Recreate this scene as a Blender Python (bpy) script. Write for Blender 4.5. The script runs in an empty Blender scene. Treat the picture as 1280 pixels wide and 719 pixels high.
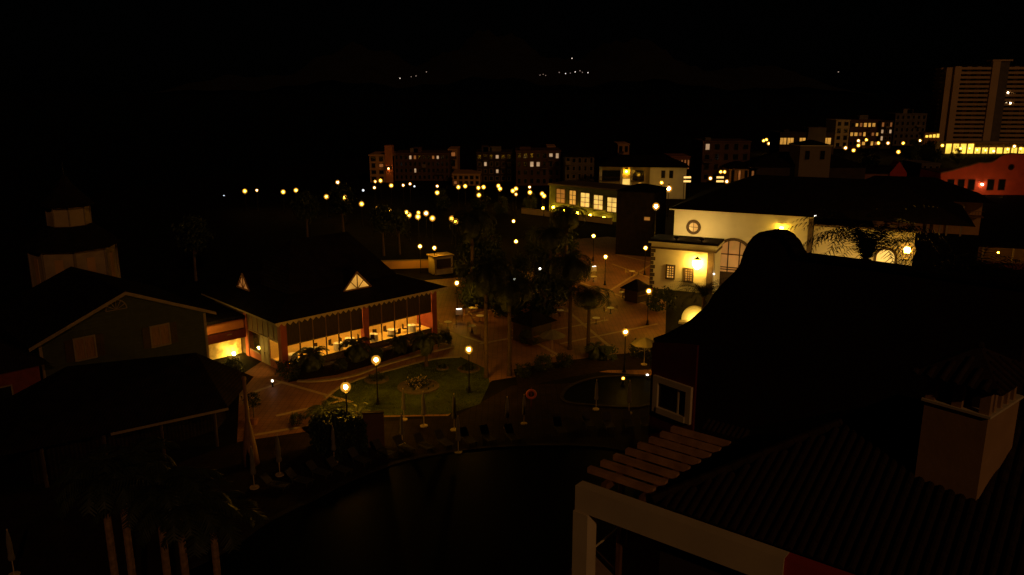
import bpy, math, random
from mathutils import Vector, Matrix
R = math.radians
random.seed(7)
S = bpy.context.scene
COL = S.collection

# ------------------------------------------------------------------ camera
PITCH, CAMH, F = 13.77, 26.0, 1000.0
cd = bpy.data.cameras.new("camera"); cam = bpy.data.objects.new("camera", cd); COL.objects.link(cam)
cam.location = (0, 0, CAMH); cam.rotation_euler = (R(90 - PITCH), 0, 0)
cd.sensor_width = 36; cd.lens = 36 * F / 1280; cd.clip_start = .1; cd.clip_end = 40000
S.camera = cam
# ------------------------------------------------------------------ night sky, and a sun lamp standing in for the hotel's lights
SUN_EL, SUN_AZ = R(27), R(156)            # azimuth of the warm sun lamp, clockwise from +Y (behind the camera, to the right)
w = bpy.data.worlds.new("World"); S.world = w; w.use_nodes = True
nt = w.node_tree; sky = nt.nodes.new("ShaderNodeTexSky"); sky.sky_type = 'NISHITA'; sky.sun_disc = False
sky.sun_elevation = SUN_EL; sky.sun_rotation = SUN_AZ
bg = nt.nodes["Background"]; bg.inputs[1].default_value = 0.00003
nt.links.new(sky.outputs[0], bg.inputs[0])
ld = bpy.data.lights.new("hotel_glow_sun", 'SUN'); ld.energy = 0.2; ld.color = (1, .47, .16); ld.angle = R(.5)  # warm sun lamp in place of the hotel lights behind the camera
lo = bpy.data.objects.new("hotel_glow_sun", ld); COL.objects.link(lo)
tl = Vector((math.sin(SUN_AZ) * math.cos(SUN_EL), math.cos(SUN_AZ) * math.cos(SUN_EL), math.sin(SUN_EL)))
lo.rotation_euler = tl.to_track_quat('Z', 'Y').to_euler(); lo.location = (20, -40, 60)
S.view_settings.view_transform = 'Standard'; S.view_settings.look = 'None'
S.view_settings.exposure = 0; S.view_settings.gamma = 1
try:
    S.render.engine = 'CYCLES'; cy = S.cycles
    cy.use_denoising = True; cy.max_bounces = 5; cy.diffuse_bounces = 2; cy.glossy_bounces = 2
    cy.transparent_max_bounces = 8; cy.sample_clamp_indirect = 2.0; cy.use_light_tree = True
    cy.caustics_reflective = False; cy.caustics_refractive = False
except Exception:
    pass

# ------------------------------------------------------------------ picture -> world helpers (layout only)
CP, SP = math.cos(R(PITCH)), math.sin(R(PITCH))
def ray(px, py):
    xn = (px - 640) / F; yn = (py - 359.5) / F
    return xn, CP - yn * SP, -SP - yn * CP
def G(px, py, z=0.0):
    x, y, d = ray(px, py); t = (z - CAMH) / d
    return Vector((x * t, y * t, z))
def D(px, py, Y):
    x, y, d = ray(px, py); t = Y / y
    return Vector((x * t, Y, CAMH + d * t))
class Frame:
    "a building's own axes: x along its front, y away from the viewer's side, z up"
    def __init__(s, x, y, rot): s.o = Vector((x, y, 0)); s.r = R(rot); s.u = Vector((math.cos(s.r), math.sin(s.r), 0)); s.v = Vector((-math.sin(s.r), math.cos(s.r), 0))
    def loc(s, p): d = p - s.o; return Vector((d.dot(s.u), d.dot(s.v), p.z))
    def front(s, px, py, y=0.0):          # where the line of sight meets the plane local y
        x, yy, d = ray(px, py); dr = Vector((x, yy, 0)); c = Vector((0, 0, 0)) - s.o
        t = (y - c.dot(s.v)) / dr.dot(s.v); return (c + dr * t).dot(s.u), CAMH + d * t
    def side(s, px, py, xx=0.0):
        x, yy, d = ray(px, py); dr = Vector((x, yy, 0)); c = Vector((0, 0, 0)) - s.o
        t = (xx - c.dot(s.u)) / dr.dot(s.u); return (c + dr * t).dot(s.v), CAMH + d * t
    def world(s, x, y, z=0): return s.o + s.u * x + s.v * y + Vector((0, 0, z))

# ------------------------------------------------------------------ materials
def mat(name, col, rough=.75, var=.25, scale=3.0, bump=0.0, metal=0, spec=.3, kind='noise', dirt=None):
    m = bpy.data.materials.new(name); m.use_nodes = True; n = m.node_tree.nodes; l = m.node_tree.links
    b = n["Principled BSDF"]; b.inputs["Roughness"].default_value = rough; b.inputs["Metallic"].default_value = metal
    b.inputs["Specular IOR Level"].default_value = spec
    tc = n.new("ShaderNodeTexCoord"); tx = n.new("ShaderNodeTexNoise"); tx.inputs["Scale"].default_value = scale; tx.inputs["Detail"].default_value = 6
    l.new(tc.outputs["Object"], tx.inputs["Vector"])
    cr = n.new("ShaderNodeValToRGB"); c2 = dirt or tuple(c * (1 - var) for c in col); c1 = tuple(min(1, c * (1 + var * .6)) for c in col)
    cr.color_ramp.elements[0].position = .32; cr.color_ramp.elements[0].color = (*c2, 1)
    cr.color_ramp.elements[1].position = .68; cr.color_ramp.elements[1].color = (*c1, 1)
    l.new(tx.outputs["Fac"], cr.inputs[0]); src = cr.outputs[0]
    if kind == 'brick':
        br = n.new("ShaderNodeTexBrick"); br.inputs["Scale"].default_value = 1.0; br.inputs["Brick Width"].default_value = .5; br.inputs["Row Height"].default_value = .5
        br.inputs["Mortar Size"].default_value = .02; br.inputs["Mortar"].default_value = (*[c * .45 for c in col], 1); br.offset = 0
        l.new(tc.outputs["Object"], br.inputs["Vector"]); l.new(src, br.inputs["Color1"])
        mx = n.new("ShaderNodeMix"); mx.data_type = 'RGBA'; mx.inputs[0].default_value = .35; l.new(src, mx.inputs[6]); mx.inputs[7].default_value = (*[c * 1.5 for c in col], 1)
        l.new(mx.outputs[2], br.inputs["Color2"]); src = br.outputs["Color"]
    if kind == 'tile':
        wv = n.new("ShaderNodeTexWave"); wv.inputs["Scale"].default_value = 1.6; wv.inputs["Distortion"].default_value = .3
        l.new(tc.outputs["Object"], wv.inputs["Vector"])
        mx = n.new("ShaderNodeMix"); mx.data_type = 'RGBA'; mx.blend_type = 'MULTIPLY'; mx.inputs[0].default_value = .6
        l.new(src, mx.inputs[6]); l.new(wv.outputs["Color"], mx.inputs[7]); src = mx.outputs[2]
    if kind == 'wood':
        mp = n.new("ShaderNodeMapping"); mp.inputs["Scale"].default_value = (6, 6, .6); l.new(tc.outputs["Object"], mp.inputs[0]); l.new(mp.outputs[0], tx.inputs["Vector"])
    l.new(src, b.inputs["Base Color"])
    if bump:
        bp = n.new("ShaderNodeBump"); bp.inputs["Strength"].default_value = bump; bp.inputs["Distance"].default_value = .05
        t2 = n.new("ShaderNodeTexNoise"); t2.inputs["Scale"].default_value = scale * 5; t2.inputs["Detail"].default_value = 5
        l.new(tc.outputs["Object"], t2.inputs["Vector"]); l.new(t2.outputs["Fac"], bp.inputs["Height"]); l.new(bp.outputs[0], b.inputs["Normal"])
    return m
def emit(name, col, st, sample=True, var=0.0, scale=1.5):
    m = bpy.data.materials.new(name); m.use_nodes = True; n = m.node_tree.nodes; l = m.node_tree.links
    b = n["Principled BSDF"]; b.inputs["Base Color"].default_value = (.5, .45, .35, 1); b.inputs["Roughness"].default_value = .3
    b.inputs["Emission Color"].default_value = (*col, 1); b.inputs["Emission Strength"].default_value = st
    if var:
        tc = n.new("ShaderNodeTexCoord"); tx = n.new("ShaderNodeTexNoise"); tx.inputs["Scale"].default_value = scale; tx.inputs["Detail"].default_value = 3
        mr = n.new("ShaderNodeMapRange"); mr.inputs[1].default_value = .3; mr.inputs[2].default_value = .7; mr.inputs[3].default_value = st * (1 - var); mr.inputs[4].default_value = st * (1 + var)
        l.new(tc.outputs["Object"], tx.inputs[0]); l.new(tx.outputs["Fac"], mr.inputs[0]); l.new(mr.outputs[0], b.inputs["Emission Strength"])
    if not sample: m.cycles.emission_sampling = 'NONE'
    return m
def glass(name, tint=(1, 1, 1), refl=.08):
    m = bpy.data.materials.new(name); m.use_nodes = True; n = m.node_tree.nodes; l = m.node_tree.links
    n.remove(n["Principled BSDF"]); o = n["Material Output"]; t = n.new("ShaderNodeBsdfTransparent"); t.inputs[0].default_value = (*tint, 1)
    g = n.new("ShaderNodeBsdfGlossy"); g.inputs["Roughness"].default_value = .03; mx = n.new("ShaderNodeMixShader"); mx.inputs[0].default_value = refl
    l.new(t.outputs[0], mx.inputs[1]); l.new(g.outputs[0], mx.inputs[2]); l.new(mx.outputs[0], o.inputs[0]); return m

M = dict(
    ground=mat('ground_soil', (.01, .0085, .005), .9, .4, .4, spec=.02), sea=mat('sea_water', (.004, .006, .008), .6, .1, .05, spec=.1),
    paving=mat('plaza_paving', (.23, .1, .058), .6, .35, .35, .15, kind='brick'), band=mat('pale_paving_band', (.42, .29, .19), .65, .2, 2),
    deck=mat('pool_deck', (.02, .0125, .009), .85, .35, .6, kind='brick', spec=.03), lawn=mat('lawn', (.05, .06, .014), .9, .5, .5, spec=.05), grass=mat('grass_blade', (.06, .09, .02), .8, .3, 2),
    kerb=mat('kerb_stone', (.3, .22, .15), .8, .2, 2), water=mat('pool_water', (.003, .004, .005), .5, .1, .3, .25, spec=.006), soil=mat('bed_soil', (.02, .013, .009), .95, .3, 2, spec=.03),
    white=mat('white_render', (.72, .68, .55), .85, .07, .6, .12), cream=mat('cream_render', (.55, .42, .24), .85, .1, .5, .1), tan=mat('tan_boards', (.36, .25, .14), .85, .15, 1), orange=mat('orange_render', (.55, .2, .06), .8, .12, .8),
    ochre=mat('ochre_render', (.5, .27, .1), .85, .15, .4), red=mat('red_render', (.5, .05, .03), .85, .15, .6, .1), brick=mat('brick_red_render', (.3, .07, .04), .85, .2, 1), dred=mat('dark_red_board', (.13, .022, .014), .7, .2, 2),
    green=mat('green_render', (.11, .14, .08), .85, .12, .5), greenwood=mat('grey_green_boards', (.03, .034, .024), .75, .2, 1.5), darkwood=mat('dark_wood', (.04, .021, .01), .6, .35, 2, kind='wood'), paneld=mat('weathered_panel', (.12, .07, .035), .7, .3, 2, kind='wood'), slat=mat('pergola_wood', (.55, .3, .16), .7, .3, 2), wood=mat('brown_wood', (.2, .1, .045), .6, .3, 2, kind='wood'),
    palewood=mat('pale_wood', (.42, .3, .18), .6, .2, 2, kind='wood'), trim=mat('pale_trim', (.2, .14, .09), .7, .12, 2), roof=mat('dark_roof_tile', (.016, .011, .009), .92, .4, 1.2, .2, kind='tile', spec=.06), roofr=mat('red_roof_tile', (.12, .045, .025), .85, .35, 1.5, .2, kind='tile', spec=.1),
    tile=mat('barrel_tile', (.034, .02, .01), .85, .4, 3, .1, spec=.1), stone=mat('quoin_stone', (.09, .07, .055), .9, .3, 3, .2), edge=mat('dark_pool_edge', (.026, .019, .014), .8, .3, 2, spec=.05), dstone=mat('dark_stone', (.1, .07, .05), .9, .3, 2), rockwall=mat('rubble_wall', (.62, .47, .25), .9, .5, 1.6, .5),
    iron=mat('black_iron', (.02, .018, .016), .45, .2, 4, metal=.6), darkpane=mat('dark_pane', (.012, .012, .014), .1, .2, 1, spec=.5), grey=mat('grey_render', (.14, .11, .085), .85, .2, .4), brownr=mat('brown_render', (.1, .05, .03), .85, .25, .4), pinkr=mat('dusty_pink_render', (.3, .12, .07), .85, .2, .4),
    leaf=mat('leaf', (.045, .058, .02), .7, .35, 2), leafd=mat('dark_leaf', (.03, .042, .016), .7, .35, 2), frondd=mat('date_palm_frond', (.009, .011, .005), .9, .3, 2, spec=.05), frond=mat('palm_frond', (.026, .032, .012), .6, .3, 2), trunkd=mat('dark_palm_trunk', (.06, .035, .02), .9, .35, 5, .4), trunk=mat('palm_trunk', (.26, .15, .08), .9, .35, 5, .4), bark=mat('tree_bark', (.1, .065, .04), .9, .35, 5, .3),
    fabric=mat('parasol_fabric', (.14, .115, .085), .9, .1, 3), lounger=mat('lounger_plastic', (.05, .042, .03), .8, .1, 3, spec=.08), lred=mat('lifebuoy_orange', (.5, .09, .02), .5, .1, 3), cloth=mat('white_cloth', (.8, .76, .66), .9, .06, 4), hill=mat('hill_rock', (.012, .01, .008), .95, .3, .004),
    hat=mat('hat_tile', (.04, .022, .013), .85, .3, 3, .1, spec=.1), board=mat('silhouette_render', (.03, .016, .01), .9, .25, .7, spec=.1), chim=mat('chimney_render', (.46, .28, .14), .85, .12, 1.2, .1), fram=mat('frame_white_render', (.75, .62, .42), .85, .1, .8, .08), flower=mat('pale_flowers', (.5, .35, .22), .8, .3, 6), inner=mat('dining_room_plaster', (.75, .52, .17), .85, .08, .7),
    conc=mat('tower_concrete', (.55, .36, .2), .85, .1, .1), ceram=mat('terracotta_pot', (.3, .12, .06), .8, .2, 3), dclay=mat('dark_facade', (.05, .032, .022), .9, .2, .5),
)
E = dict(
    lamp=emit('lamp_glow', (1, .45, .02), 800), lampw=emit('white_lamp_glow', (1, .66, .2), 300), far=emit('far_lamp_glow', (1, .47, .02), 80), farw=emit('far_white_glow', (1, .68, .34), 28), fardim=emit('far_dim_glow', (.8, .85, .9), 1.3, False), farg=emit('far_green_glow', (.3, 1, .35), 14), faro=emit('far_orange_glow', (1, .36, .1), 22),
    big=emit('lantern_glow', (1, .52, .06), 85), wallamp=emit('wall_lamp_glow', (1, .55, .03), 90), win=emit('window_glow', (1, .46, .07), .55, False, .35, .6), winb=emit('bright_window_glow', (1, .6, .13), .9, False, .3, .5), wino=emit('orange_window_glow', (1, .30, .07), .17, False, .4, .8), winw=emit('pale_window_glow', (1, .62, .34), .4, False, .3, .5),
    ceil=emit('room_lamp_glow', (1, .52, .09), 50), shop=emit('shop_glow', (1, .62, .07), 1.5, True, .5, .15), isl=emit('island_glow', (1, .8, .65), 1.4, False), isd=emit('island_dim_glow', (1, .7, .55), .35, False), flood=emit('flood_glow', (1, .6, .15), 165), sign=emit('sign_glow', (1, .58, .16), 1.5, False), dot=emit('small_white_glow', (1, .92, .8), 5), spot=emit('uplight_glow', (1, .6, .08), 300),
)
def lantern_glow_glass(name, col, st):  # self-lit amber shell that paints a glow around a lamp bulb
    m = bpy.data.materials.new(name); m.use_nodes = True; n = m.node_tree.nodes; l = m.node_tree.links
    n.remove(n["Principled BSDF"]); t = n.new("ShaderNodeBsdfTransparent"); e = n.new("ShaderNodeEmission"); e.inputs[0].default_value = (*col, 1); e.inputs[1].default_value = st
    mx = n.new("ShaderNodeMixShader"); lw = n.new("ShaderNodeLayerWeight"); lw.inputs[0].default_value = .5          # glare halo painted into the shell, fading towards the rim
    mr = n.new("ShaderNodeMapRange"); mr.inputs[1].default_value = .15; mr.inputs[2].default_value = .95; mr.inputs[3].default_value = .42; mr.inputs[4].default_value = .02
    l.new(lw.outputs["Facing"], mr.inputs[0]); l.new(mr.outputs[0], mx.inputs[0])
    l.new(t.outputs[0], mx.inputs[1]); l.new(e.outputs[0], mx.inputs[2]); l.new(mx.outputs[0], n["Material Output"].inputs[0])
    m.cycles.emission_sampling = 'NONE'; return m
LG = lantern_glow_glass('amber_lamp_halo', (1, .42, .04), 1.25); LGF = lantern_glow_glass('far_amber_lamp_halo', (1, .40, .04), 1.5)
GL = glass('window_glass'); GLD = glass('dormer_glass', (.9, .75, .5), .05)

# ------------------------------------------------------------------ mesh builder
class MB:
    def __init__(s, tf=None): s.v = []; s.f = []; s.tf = tf
    def add(s, vs, fs):
        o = len(s.v)
        for p in vs: s.v.append(tuple(s.tf(*p)) if s.tf else tuple(p))
        for f in fs: s.f.append([i + o for i in f])
        return s
    def box(s, x0, x1, y0, y1, z0, z1):
        return s.add([(x0, y0, z0), (x1, y0, z0), (x1, y1, z0), (x0, y1, z0), (x0, y0, z1), (x1, y0, z1), (x1, y1, z1), (x0, y1, z1)],
                     [(0, 3, 2, 1), (4, 5, 6, 7), (0, 1, 5, 4), (1, 2, 6, 5), (2, 3, 7, 6), (3, 0, 4, 7)])
    def poly(s, pts, y0, y1):             # outline in (x, z) pulled from y0 to y1
        n = len(pts); vs = [(x, y0, z) for x, z in pts] + [(x, y1, z) for x, z in pts]
        return s.add(vs, [list(range(n)), list(range(2 * n - 1, n - 1, -1))] + [(i, i + n, (i + 1) % n + n, (i + 1) % n) for i in range(n)])
    def slab(s, pts, z0, z1):             # outline in (x, y)
        n = len(pts); vs = [(p[0], p[1], z0) for p in pts] + [(p[0], p[1], z1) for p in pts]
        return s.add(vs, [list(range(n - 1, -1, -1)), list(range(n, 2 * n))] + [(i, (i + 1) % n, (i + 1) % n + n, i + n) for i in range(n)])
    def tube(s, a, b, r0, r1, n=8, cap=True):
        a = Vector(a); b = Vector(b); d = (b - a).normalized(); k = Vector((1, 0, 0)) if abs(d.x) < .8 else Vector((0, 1, 0)); e = d.cross(k).normalized(); g = d.cross(e)
        vs = []
        for p, r in ((a, r0), (b, r1)):
            for i in range(n): t = 2 * math.pi * i / n; vs.append(tuple(p + e * math.cos(t) * r + g * math.sin(t) * r))
        fs = [(i, (i + 1) % n, (i + 1) % n + n, i + n) for i in range(n)]
        if cap: fs += [list(range(n - 1, -1, -1)), list(range(n, 2 * n))]
        return s.add(vs, fs)
    def lathe(s, prof, n=12, c=(0, 0, 0), ph=0.0):
        vs = []; fs = []
        for r, z in prof:
            for i in range(n): t = 2 * math.pi * i / n + ph; vs.append((c[0] + r * math.cos(t), c[1] + r * math.sin(t), c[2] + z))
        for k in range(len(prof) - 1):
            for i in range(n): fs.append((k * n + i, k * n + (i + 1) % n, (k + 1) * n + (i + 1) % n, (k + 1) * n + i))
        fs.append(list(range(n - 1, -1, -1))); fs.append([(len(prof) - 1) * n + i for i in range(n)])
        return s.add(vs, fs)
    def ball(s, c, r, n=10, m=6, sz=1.0):
        prof = [(max(.001, r * math.sin(math.pi * k / m)), -r * sz * math.cos(math.pi * k / m)) for k in range(m + 1)]
        return s.lathe(prof, n, c)
    def build(s, name, m, parent=None, smooth=False):
        me = bpy.data.meshes.new(name); me.from_pydata(s.v, [], s.f); me.materials.append(m); me.update()
        if smooth: me.polygons.foreach_set("use_smooth", [True] * len(me.polygons))
        return link(name, me, parent)
def link(name, me, parent=None):
    o = bpy.data.objects.new(name, me); COL.objects.link(o)
    if parent: o.parent = parent
    return o
def T(name, label, cat, loc=(0, 0, 0), rot=0.0, group=None):
    o = bpy.data.objects.new(name, None); COL.objects.link(o); o.location = loc; o.rotation_euler = (0, 0, rot); o.empty_display_size = .3
    o['label'] = label; o['category'] = cat
    if group: o['group'] = group
    return o
def tag(o, label, cat, group=None):
    o['label'] = label; o['category'] = cat
    if group: o['group'] = group
    return o
def struct(o): o['kind'] = 'structure'; return o
def stuff(o): o['kind'] = 'stuff'; return o
def dup(root, loc, rot=None, scale=None, label=None):
    r = root.copy(); COL.objects.link(r); r.location = loc
    if rot is not None: r.rotation_euler = (0, 0, rot)
    if scale: r.scale = (scale,) * 3 if not isinstance(scale, tuple) else scale
    if label: r['label'] = label
    for ch in list(root.children):
        c = ch.copy(); COL.objects.link(c); c.parent = r
        for g in list(ch.children):
            d = g.copy(); COL.objects.link(d); d.parent = c
    return r
FR = lambda off=0.0: (lambda u, d, z: (u, off - d, z))       # wall facing local -y, d = outwards
LF = lambda off=0.0: (lambda u, d, z: (off - d, u, z))       # wall facing local -x
RG = lambda off=0.0: (lambda u, d, z: (off + d, u, z))
def window(parent, tf, u, z, w, h, pane, fm, fw=.1, bars=(0, 0), depth=.1, sill=True, name='window'):
    "frame mesh on the wall, its pane (and mullions) one level down"
    b = MB(tf); x0, x1, z0, z1 = u - w / 2, u + w / 2, z - h / 2, z + h / 2
    b.box(x0 - fw, x0, -.02, depth, z0 - fw, z1 + fw); b.box(x1, x1 + fw, -.02, depth, z0 - fw, z1 + fw)
    b.box(x0, x1, -.02, depth, z1, z1 + fw); b.box(x0, x1, -.02, depth * (1.5 if sill else 1), z0 - fw, z0)
    f = b.build(name, fm, parent)
    MB(tf).box(x0, x1, .004, .03, z0, z1).build('pane', pane, f)
    if bars != (0, 0):
        b = MB(tf); t = fw * .3
        for i in range(1, bars[0] + 1): x = x0 + w * i / (bars[0] + 1); b.box(x - t, x + t, .03, .06, z0, z1)
        for i in range(1, bars[1] + 1): q = z0 + h * i / (bars[1] + 1); b.box(x0, x1, .034, .064, q - t, q + t)
        b.build('glazing_bar', fm, f)
    return f
ORD = ['first', 'second', 'third', 'fourth', 'fifth', 'sixth', 'seventh', 'eighth', 'ninth', 'tenth', 'eleventh', 'twelfth', 'thirteenth', 'fourteenth', 'fifteenth', 'sixteenth', 'seventeenth', 'eighteenth', 'nineteenth', 'twentieth', 'twenty-first', 'twenty-second', 'twenty-third', 'twenty-fourth', 'twenty-fifth', 'twenty-sixth', 'twenty-seventh', 'twenty-eighth', 'twenty-ninth', 'thirtieth']
def nth(i): return 'leftmost' if i == 0 else ORD[i] + ' from the left'

# ================================================================== SETTING
struct(MB().slab([(-9000, -300), (9000, -300), (9000, 14000), (-9000, 14000)], -3.2, -3.0).build('sea', M['sea']))
land = [(-110, -60), (400, -60), (900, 300), (900, 900), (120, 900), (-20, 420), (-75, 300), (-110, 215), (-95, 150), (-110, 90)]
struct(MB().slab(land, -2.9, 0).build('ground', M['ground']))
def sheet(name, pts, z, m, t=.003): return struct(MB().slab([(p[0], p[1]) for p in pts], z - t, z).build(name, m))
def gp(l): return [G(a, b) for a, b in l]
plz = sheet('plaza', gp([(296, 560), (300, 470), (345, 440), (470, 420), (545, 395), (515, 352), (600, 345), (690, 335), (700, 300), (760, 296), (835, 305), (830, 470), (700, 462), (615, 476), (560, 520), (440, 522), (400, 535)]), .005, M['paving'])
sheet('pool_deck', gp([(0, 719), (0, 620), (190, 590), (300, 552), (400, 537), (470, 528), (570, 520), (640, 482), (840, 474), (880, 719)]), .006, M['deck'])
lawn_px = [(408, 500), (430, 480), (470, 466), (540, 448), (575, 446), (610, 462), (612, 480), (600, 505), (560, 518), (470, 520), (425, 518)]
sheet('lawn', gp(lawn_px), .011, M['lawn'])
sheet('planting_strip', gp([(360, 478), (365, 462), (460, 440), (560, 415), (566, 424), (480, 452), (420, 469), (385, 474)]), .012, M['soil'])
sheet('planting_bed', gp([(648, 485), (642, 462), (700, 452), (770, 443), (832, 438), (834, 462), (760, 463), (700, 474)]), .013, M['soil'])
def inpoly(x, y, P):
    c = False; j = len(P) - 1
    for i in range(len(P)):
        if (P[i][1] > y) != (P[j][1] > y) and x < (P[j][0] - P[i][0]) * (y - P[i][1]) / (P[j][1] - P[i][1]) + P[i][0]: c = not c
        j = i
    return c
LP = gp(lawn_px); b = MB(); k = 0
while k < 9000:
    x = random.uniform(-20, 0); y = random.uniform(56, 80)
    if not inpoly(x, y, LP): continue
    k += 1; a = random.uniform(0, 6.28); h = random.uniform(.05, .13); dx, dy = math.cos(a) * .03, math.sin(a) * .03
    b.add([(x - dx, y - dy, .011), (x + dx, y + dy, .011), (x + dy * 2, y + dx, h)], [(0, 1, 2)])
stuff(b.build('grass', M['grass']))
def strip(name, pts, wd, z0, z1, m, parent=None):
    b = MB(); L = []; Rr = []
    for i, p in enumerate(pts):
        a = pts[max(0, i - 1)]; c = pts[min(len(pts) - 1, i + 1)]; d = Vector((c[0] - a[0], c[1] - a[1], 0)).normalized(); n = Vector((-d.y, d.x, 0)) * wd / 2
        L.append((p[0] + n.x, p[1] + n.y)); Rr.append((p[0] - n.x, p[1] - n.y))
    for i in range(len(pts) - 1): b.slab([L[i], Rr[i], Rr[i + 1], L[i + 1]], z0, z1)
    return b.build(name, m, parent)
def smooth(pts, n=5):
    out = []
    for i in range(len(pts) - 1):
        p0 = pts[max(0, i - 1)]; p1 = pts[i]; p2 = pts[i + 1]; p3 = pts[min(len(pts) - 1, i + 2)]
        for k in range(n):
            t = k / n; out.append(.5 * ((2 * p1) + (p2 - p0) * t + (2 * p0 - 5 * p1 + 4 * p2 - p3) * t * t + (3 * p1 - p0 - 3 * p2 + p3) * t ** 3))
    out.append(pts[-1]); return out
struct(strip('kerb', smooth(gp([(372, 477), (400, 477), (440, 471), (480, 457), (530, 443), (566, 434)])), .35, 0, .13, M['kerb']))
struct(strip('lawn_kerb', smooth(gp([(406, 498), (430, 482), (470, 468), (540, 450), (575, 447)])), .25, 0, .1, M['kerb']))
for a, c in [((338, 474), (440, 503)), ((318, 490), (352, 478)), ((345, 520), (432, 500)), ((318, 544), (410, 528)), ((575, 395), (700, 372)), ((600, 430), (760, 400)), ((580, 372), (700, 420)), ((690, 372), (770, 440)), ((700, 345), (830, 388)), ((765, 330), (826, 352)), ((760, 365), (815, 330)), ((640, 412), (700, 445)), ((700, 430), (822, 405)), ((545, 410), (610, 430)), ((770, 318), (822, 330))]:
    strip('paving_band', [G(*a), G(*c)], .38, .006, .012 + random.random() * .004, M['band'], plz)
pool_px = [(120, 760), (270, 695), (330, 655), (390, 625), (450, 595), (520, 573), (600, 561), (680, 557), (760, 560), (800, 575), (800, 640), (740, 719), (650, 760)]
PP = smooth(gp(pool_px) + [G(*pool_px[0])], 4)
sheet('pool_water', PP[:-1], .02, M['water'])
struct(strip('pool_coping', PP, .4, 0, .1, M['edge']))
P2 = smooth(gp([(795, 470), (745, 473), (715, 482), (703, 494), (708, 503), (740, 507), (800, 509), (825, 495), (820, 476), (795, 470)]), 4)
sheet('whirlpool_water', P2[:-1], .025, M['water'])
struct(strip('whirlpool_coping', P2, .32, 0, .1, M['edge']))
# far island with its lights
b = MB(); nx, ny = 60, 12; vs = []
def hz(px, Y): return 0
for j in range(ny + 1):
    for i in range(nx + 1):
        x = -4200 + 8400 * i / nx; y = 9000 + 2600 * j / ny; e = math.sin(math.pi * i / nx) ** .8
        z = -20 + (150 + 560 * math.sin(math.pi * min(1, j / ny * .9 + .02))) * e * (.8 + .25 * math.sin(i * .5) + .12 * math.sin(i * 1.7 + j))
        vs.append((x, y, z))
b.add(vs, [(j * (nx + 1) + i, j * (nx + 1) + i + 1, (j + 1) * (nx + 1) + i + 1, (j + 1) * (nx + 1) + i) for j in range(ny) for i in range(nx)])
struct(b.build('hills', M['hill'], smooth=True))
me_isl = None
def far_dots(lst, name, cat, group, fmt, Y):
    ms = {}
    for i, (px, py, r, k) in enumerate(sorted(lst)):
        if (k, r) not in ms:
            o = MB().ball((0, 0, 0), r, 8, 5).build(name, E[k]); ms[(k, r)] = o.data
        else: o = link(name, ms[(k, r)])
        o.location = D(px, py, Y); tag(o, fmt % nth(i), cat, group)
far_dots([(500, 98, 5, 'isl'), (514, 96, 4, 'isd'), (520, 95, 5, 'isd'), (533, 90, 5, 'isd'), (675, 94, 4, 'isd'), (679, 93, 4, 'isd'), (682, 94.5, 4, 'isd'), (699, 90.7, 5, 'isd'), (707, 92, 5, 'isl'), (713, 91.5, 4, 'isd'), (719, 90, 5, 'isl'), (725, 88.5, 5, 'isd'), (728, 90.5, 4, 'isd'), (735, 91, 5, 'isl'), (715, 73, 5, 'isl'), (1048, 90, 6, 'isd')],
         'distant_light', 'light', 'lights on the far island', 'tiny light on the black island above the sea, %s', 8800)

# ================================================================== LAMPS
def make_lamp(label, group, h, gr, mk, pole=.06):
    t = T('street_lamp', label, 'street lamp', group=group)
    MB().lathe([(.2, 0), (.2, .12), (.13, .2), (.11, .55), (pole, .65), (pole * .8, h - gr * 2.3)], 8).build('pole', M['iron'], t)
    MB().lathe([(pole, h - gr * 2.3), (gr * .7, h - gr * 2.1), (gr * .7, h - gr * 1.85)], 8).build('bracket', M['iron'], t)
    gl_ = MB().ball((0, 0, h), gr * 1.8, 16, 10).build('halo_globe', LG if mk == 'lamp' else LGF, t, True)  # oversized glowing shell, a painted halo round the bulb
    MB().ball((0, 0, h), gr * .75, 8, 6).build('bulb', E[mk], gl_, True)
    MB().lathe([(gr * .55, h + gr * 1.9), (gr * .45, h + gr * 2.1), (.03, h + gr * 2.3), (.02, h + gr * 2.6)], 8).build('lantern_cap', M['iron'], t)
    return t
protos = {}
def lamp(px, py, label, group, h=4.0, gr=.2, mk='lamp'):
    p = G(px, py, h); key = (h, gr, mk)
    if key in protos: return dup(protos[key], (p.x, p.y, 0), label=label) if protos[key].get('group') == group else _regroup(dup(protos[key], (p.x, p.y, 0), label=label), group)
    t = make_lamp(label, group, h, gr, mk); t.location = (p.x, p.y, 0); protos[key] = t; return t
def _regroup(o, g): o['group'] = g; return o
near = 'garden lamps around the plaza and lawn'
for px, py, lb in [
    (432, 484, 'bright garden lamp behind the dark pool bar hut'), (470, 450, 'bright garden lamp at the lawn edge before the restaurant windows'),
    (586, 437, 'bright garden lamp on the far right corner of the lawn'), (571, 354, 'garden lamp just right of the restaurant roof corner'),
    (525, 308, 'left one of two lamps behind the restaurant roof, on a tall pole'), (543, 310, 'right one of two lamps above the small pale kiosk'),
    (645, 302, 'lamp among the dark crowns in the middle of the plaza'), (742, 295, 'plaza lamp left of the white hall, farthest of three in a line'),
    (757, 321, 'plaza lamp on the red paving left of the white hall'), (807, 310, 'lamp at the left corner of the hall porch'),
    (811, 364, 'lamp on the paving below the porch windows'), (782, 415, 'bright lamp above the flower bed beside the small round pool'),
    (642, 276.5, 'smaller lamp above the middle plaza trees')]:
    lamp(px, py, lb, near, mk='lampw' if px == 820 else 'lamp', gr=.4 if px == 820 else .23 if px in (470, 432) else .2)
_p = D(820, 258, 117); _t = make_lamp('white lamp beside the left end of the hall roof', near, _p.z, .3, 'lampw'); _t.location = (_p.x, _p.y, 0)
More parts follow.
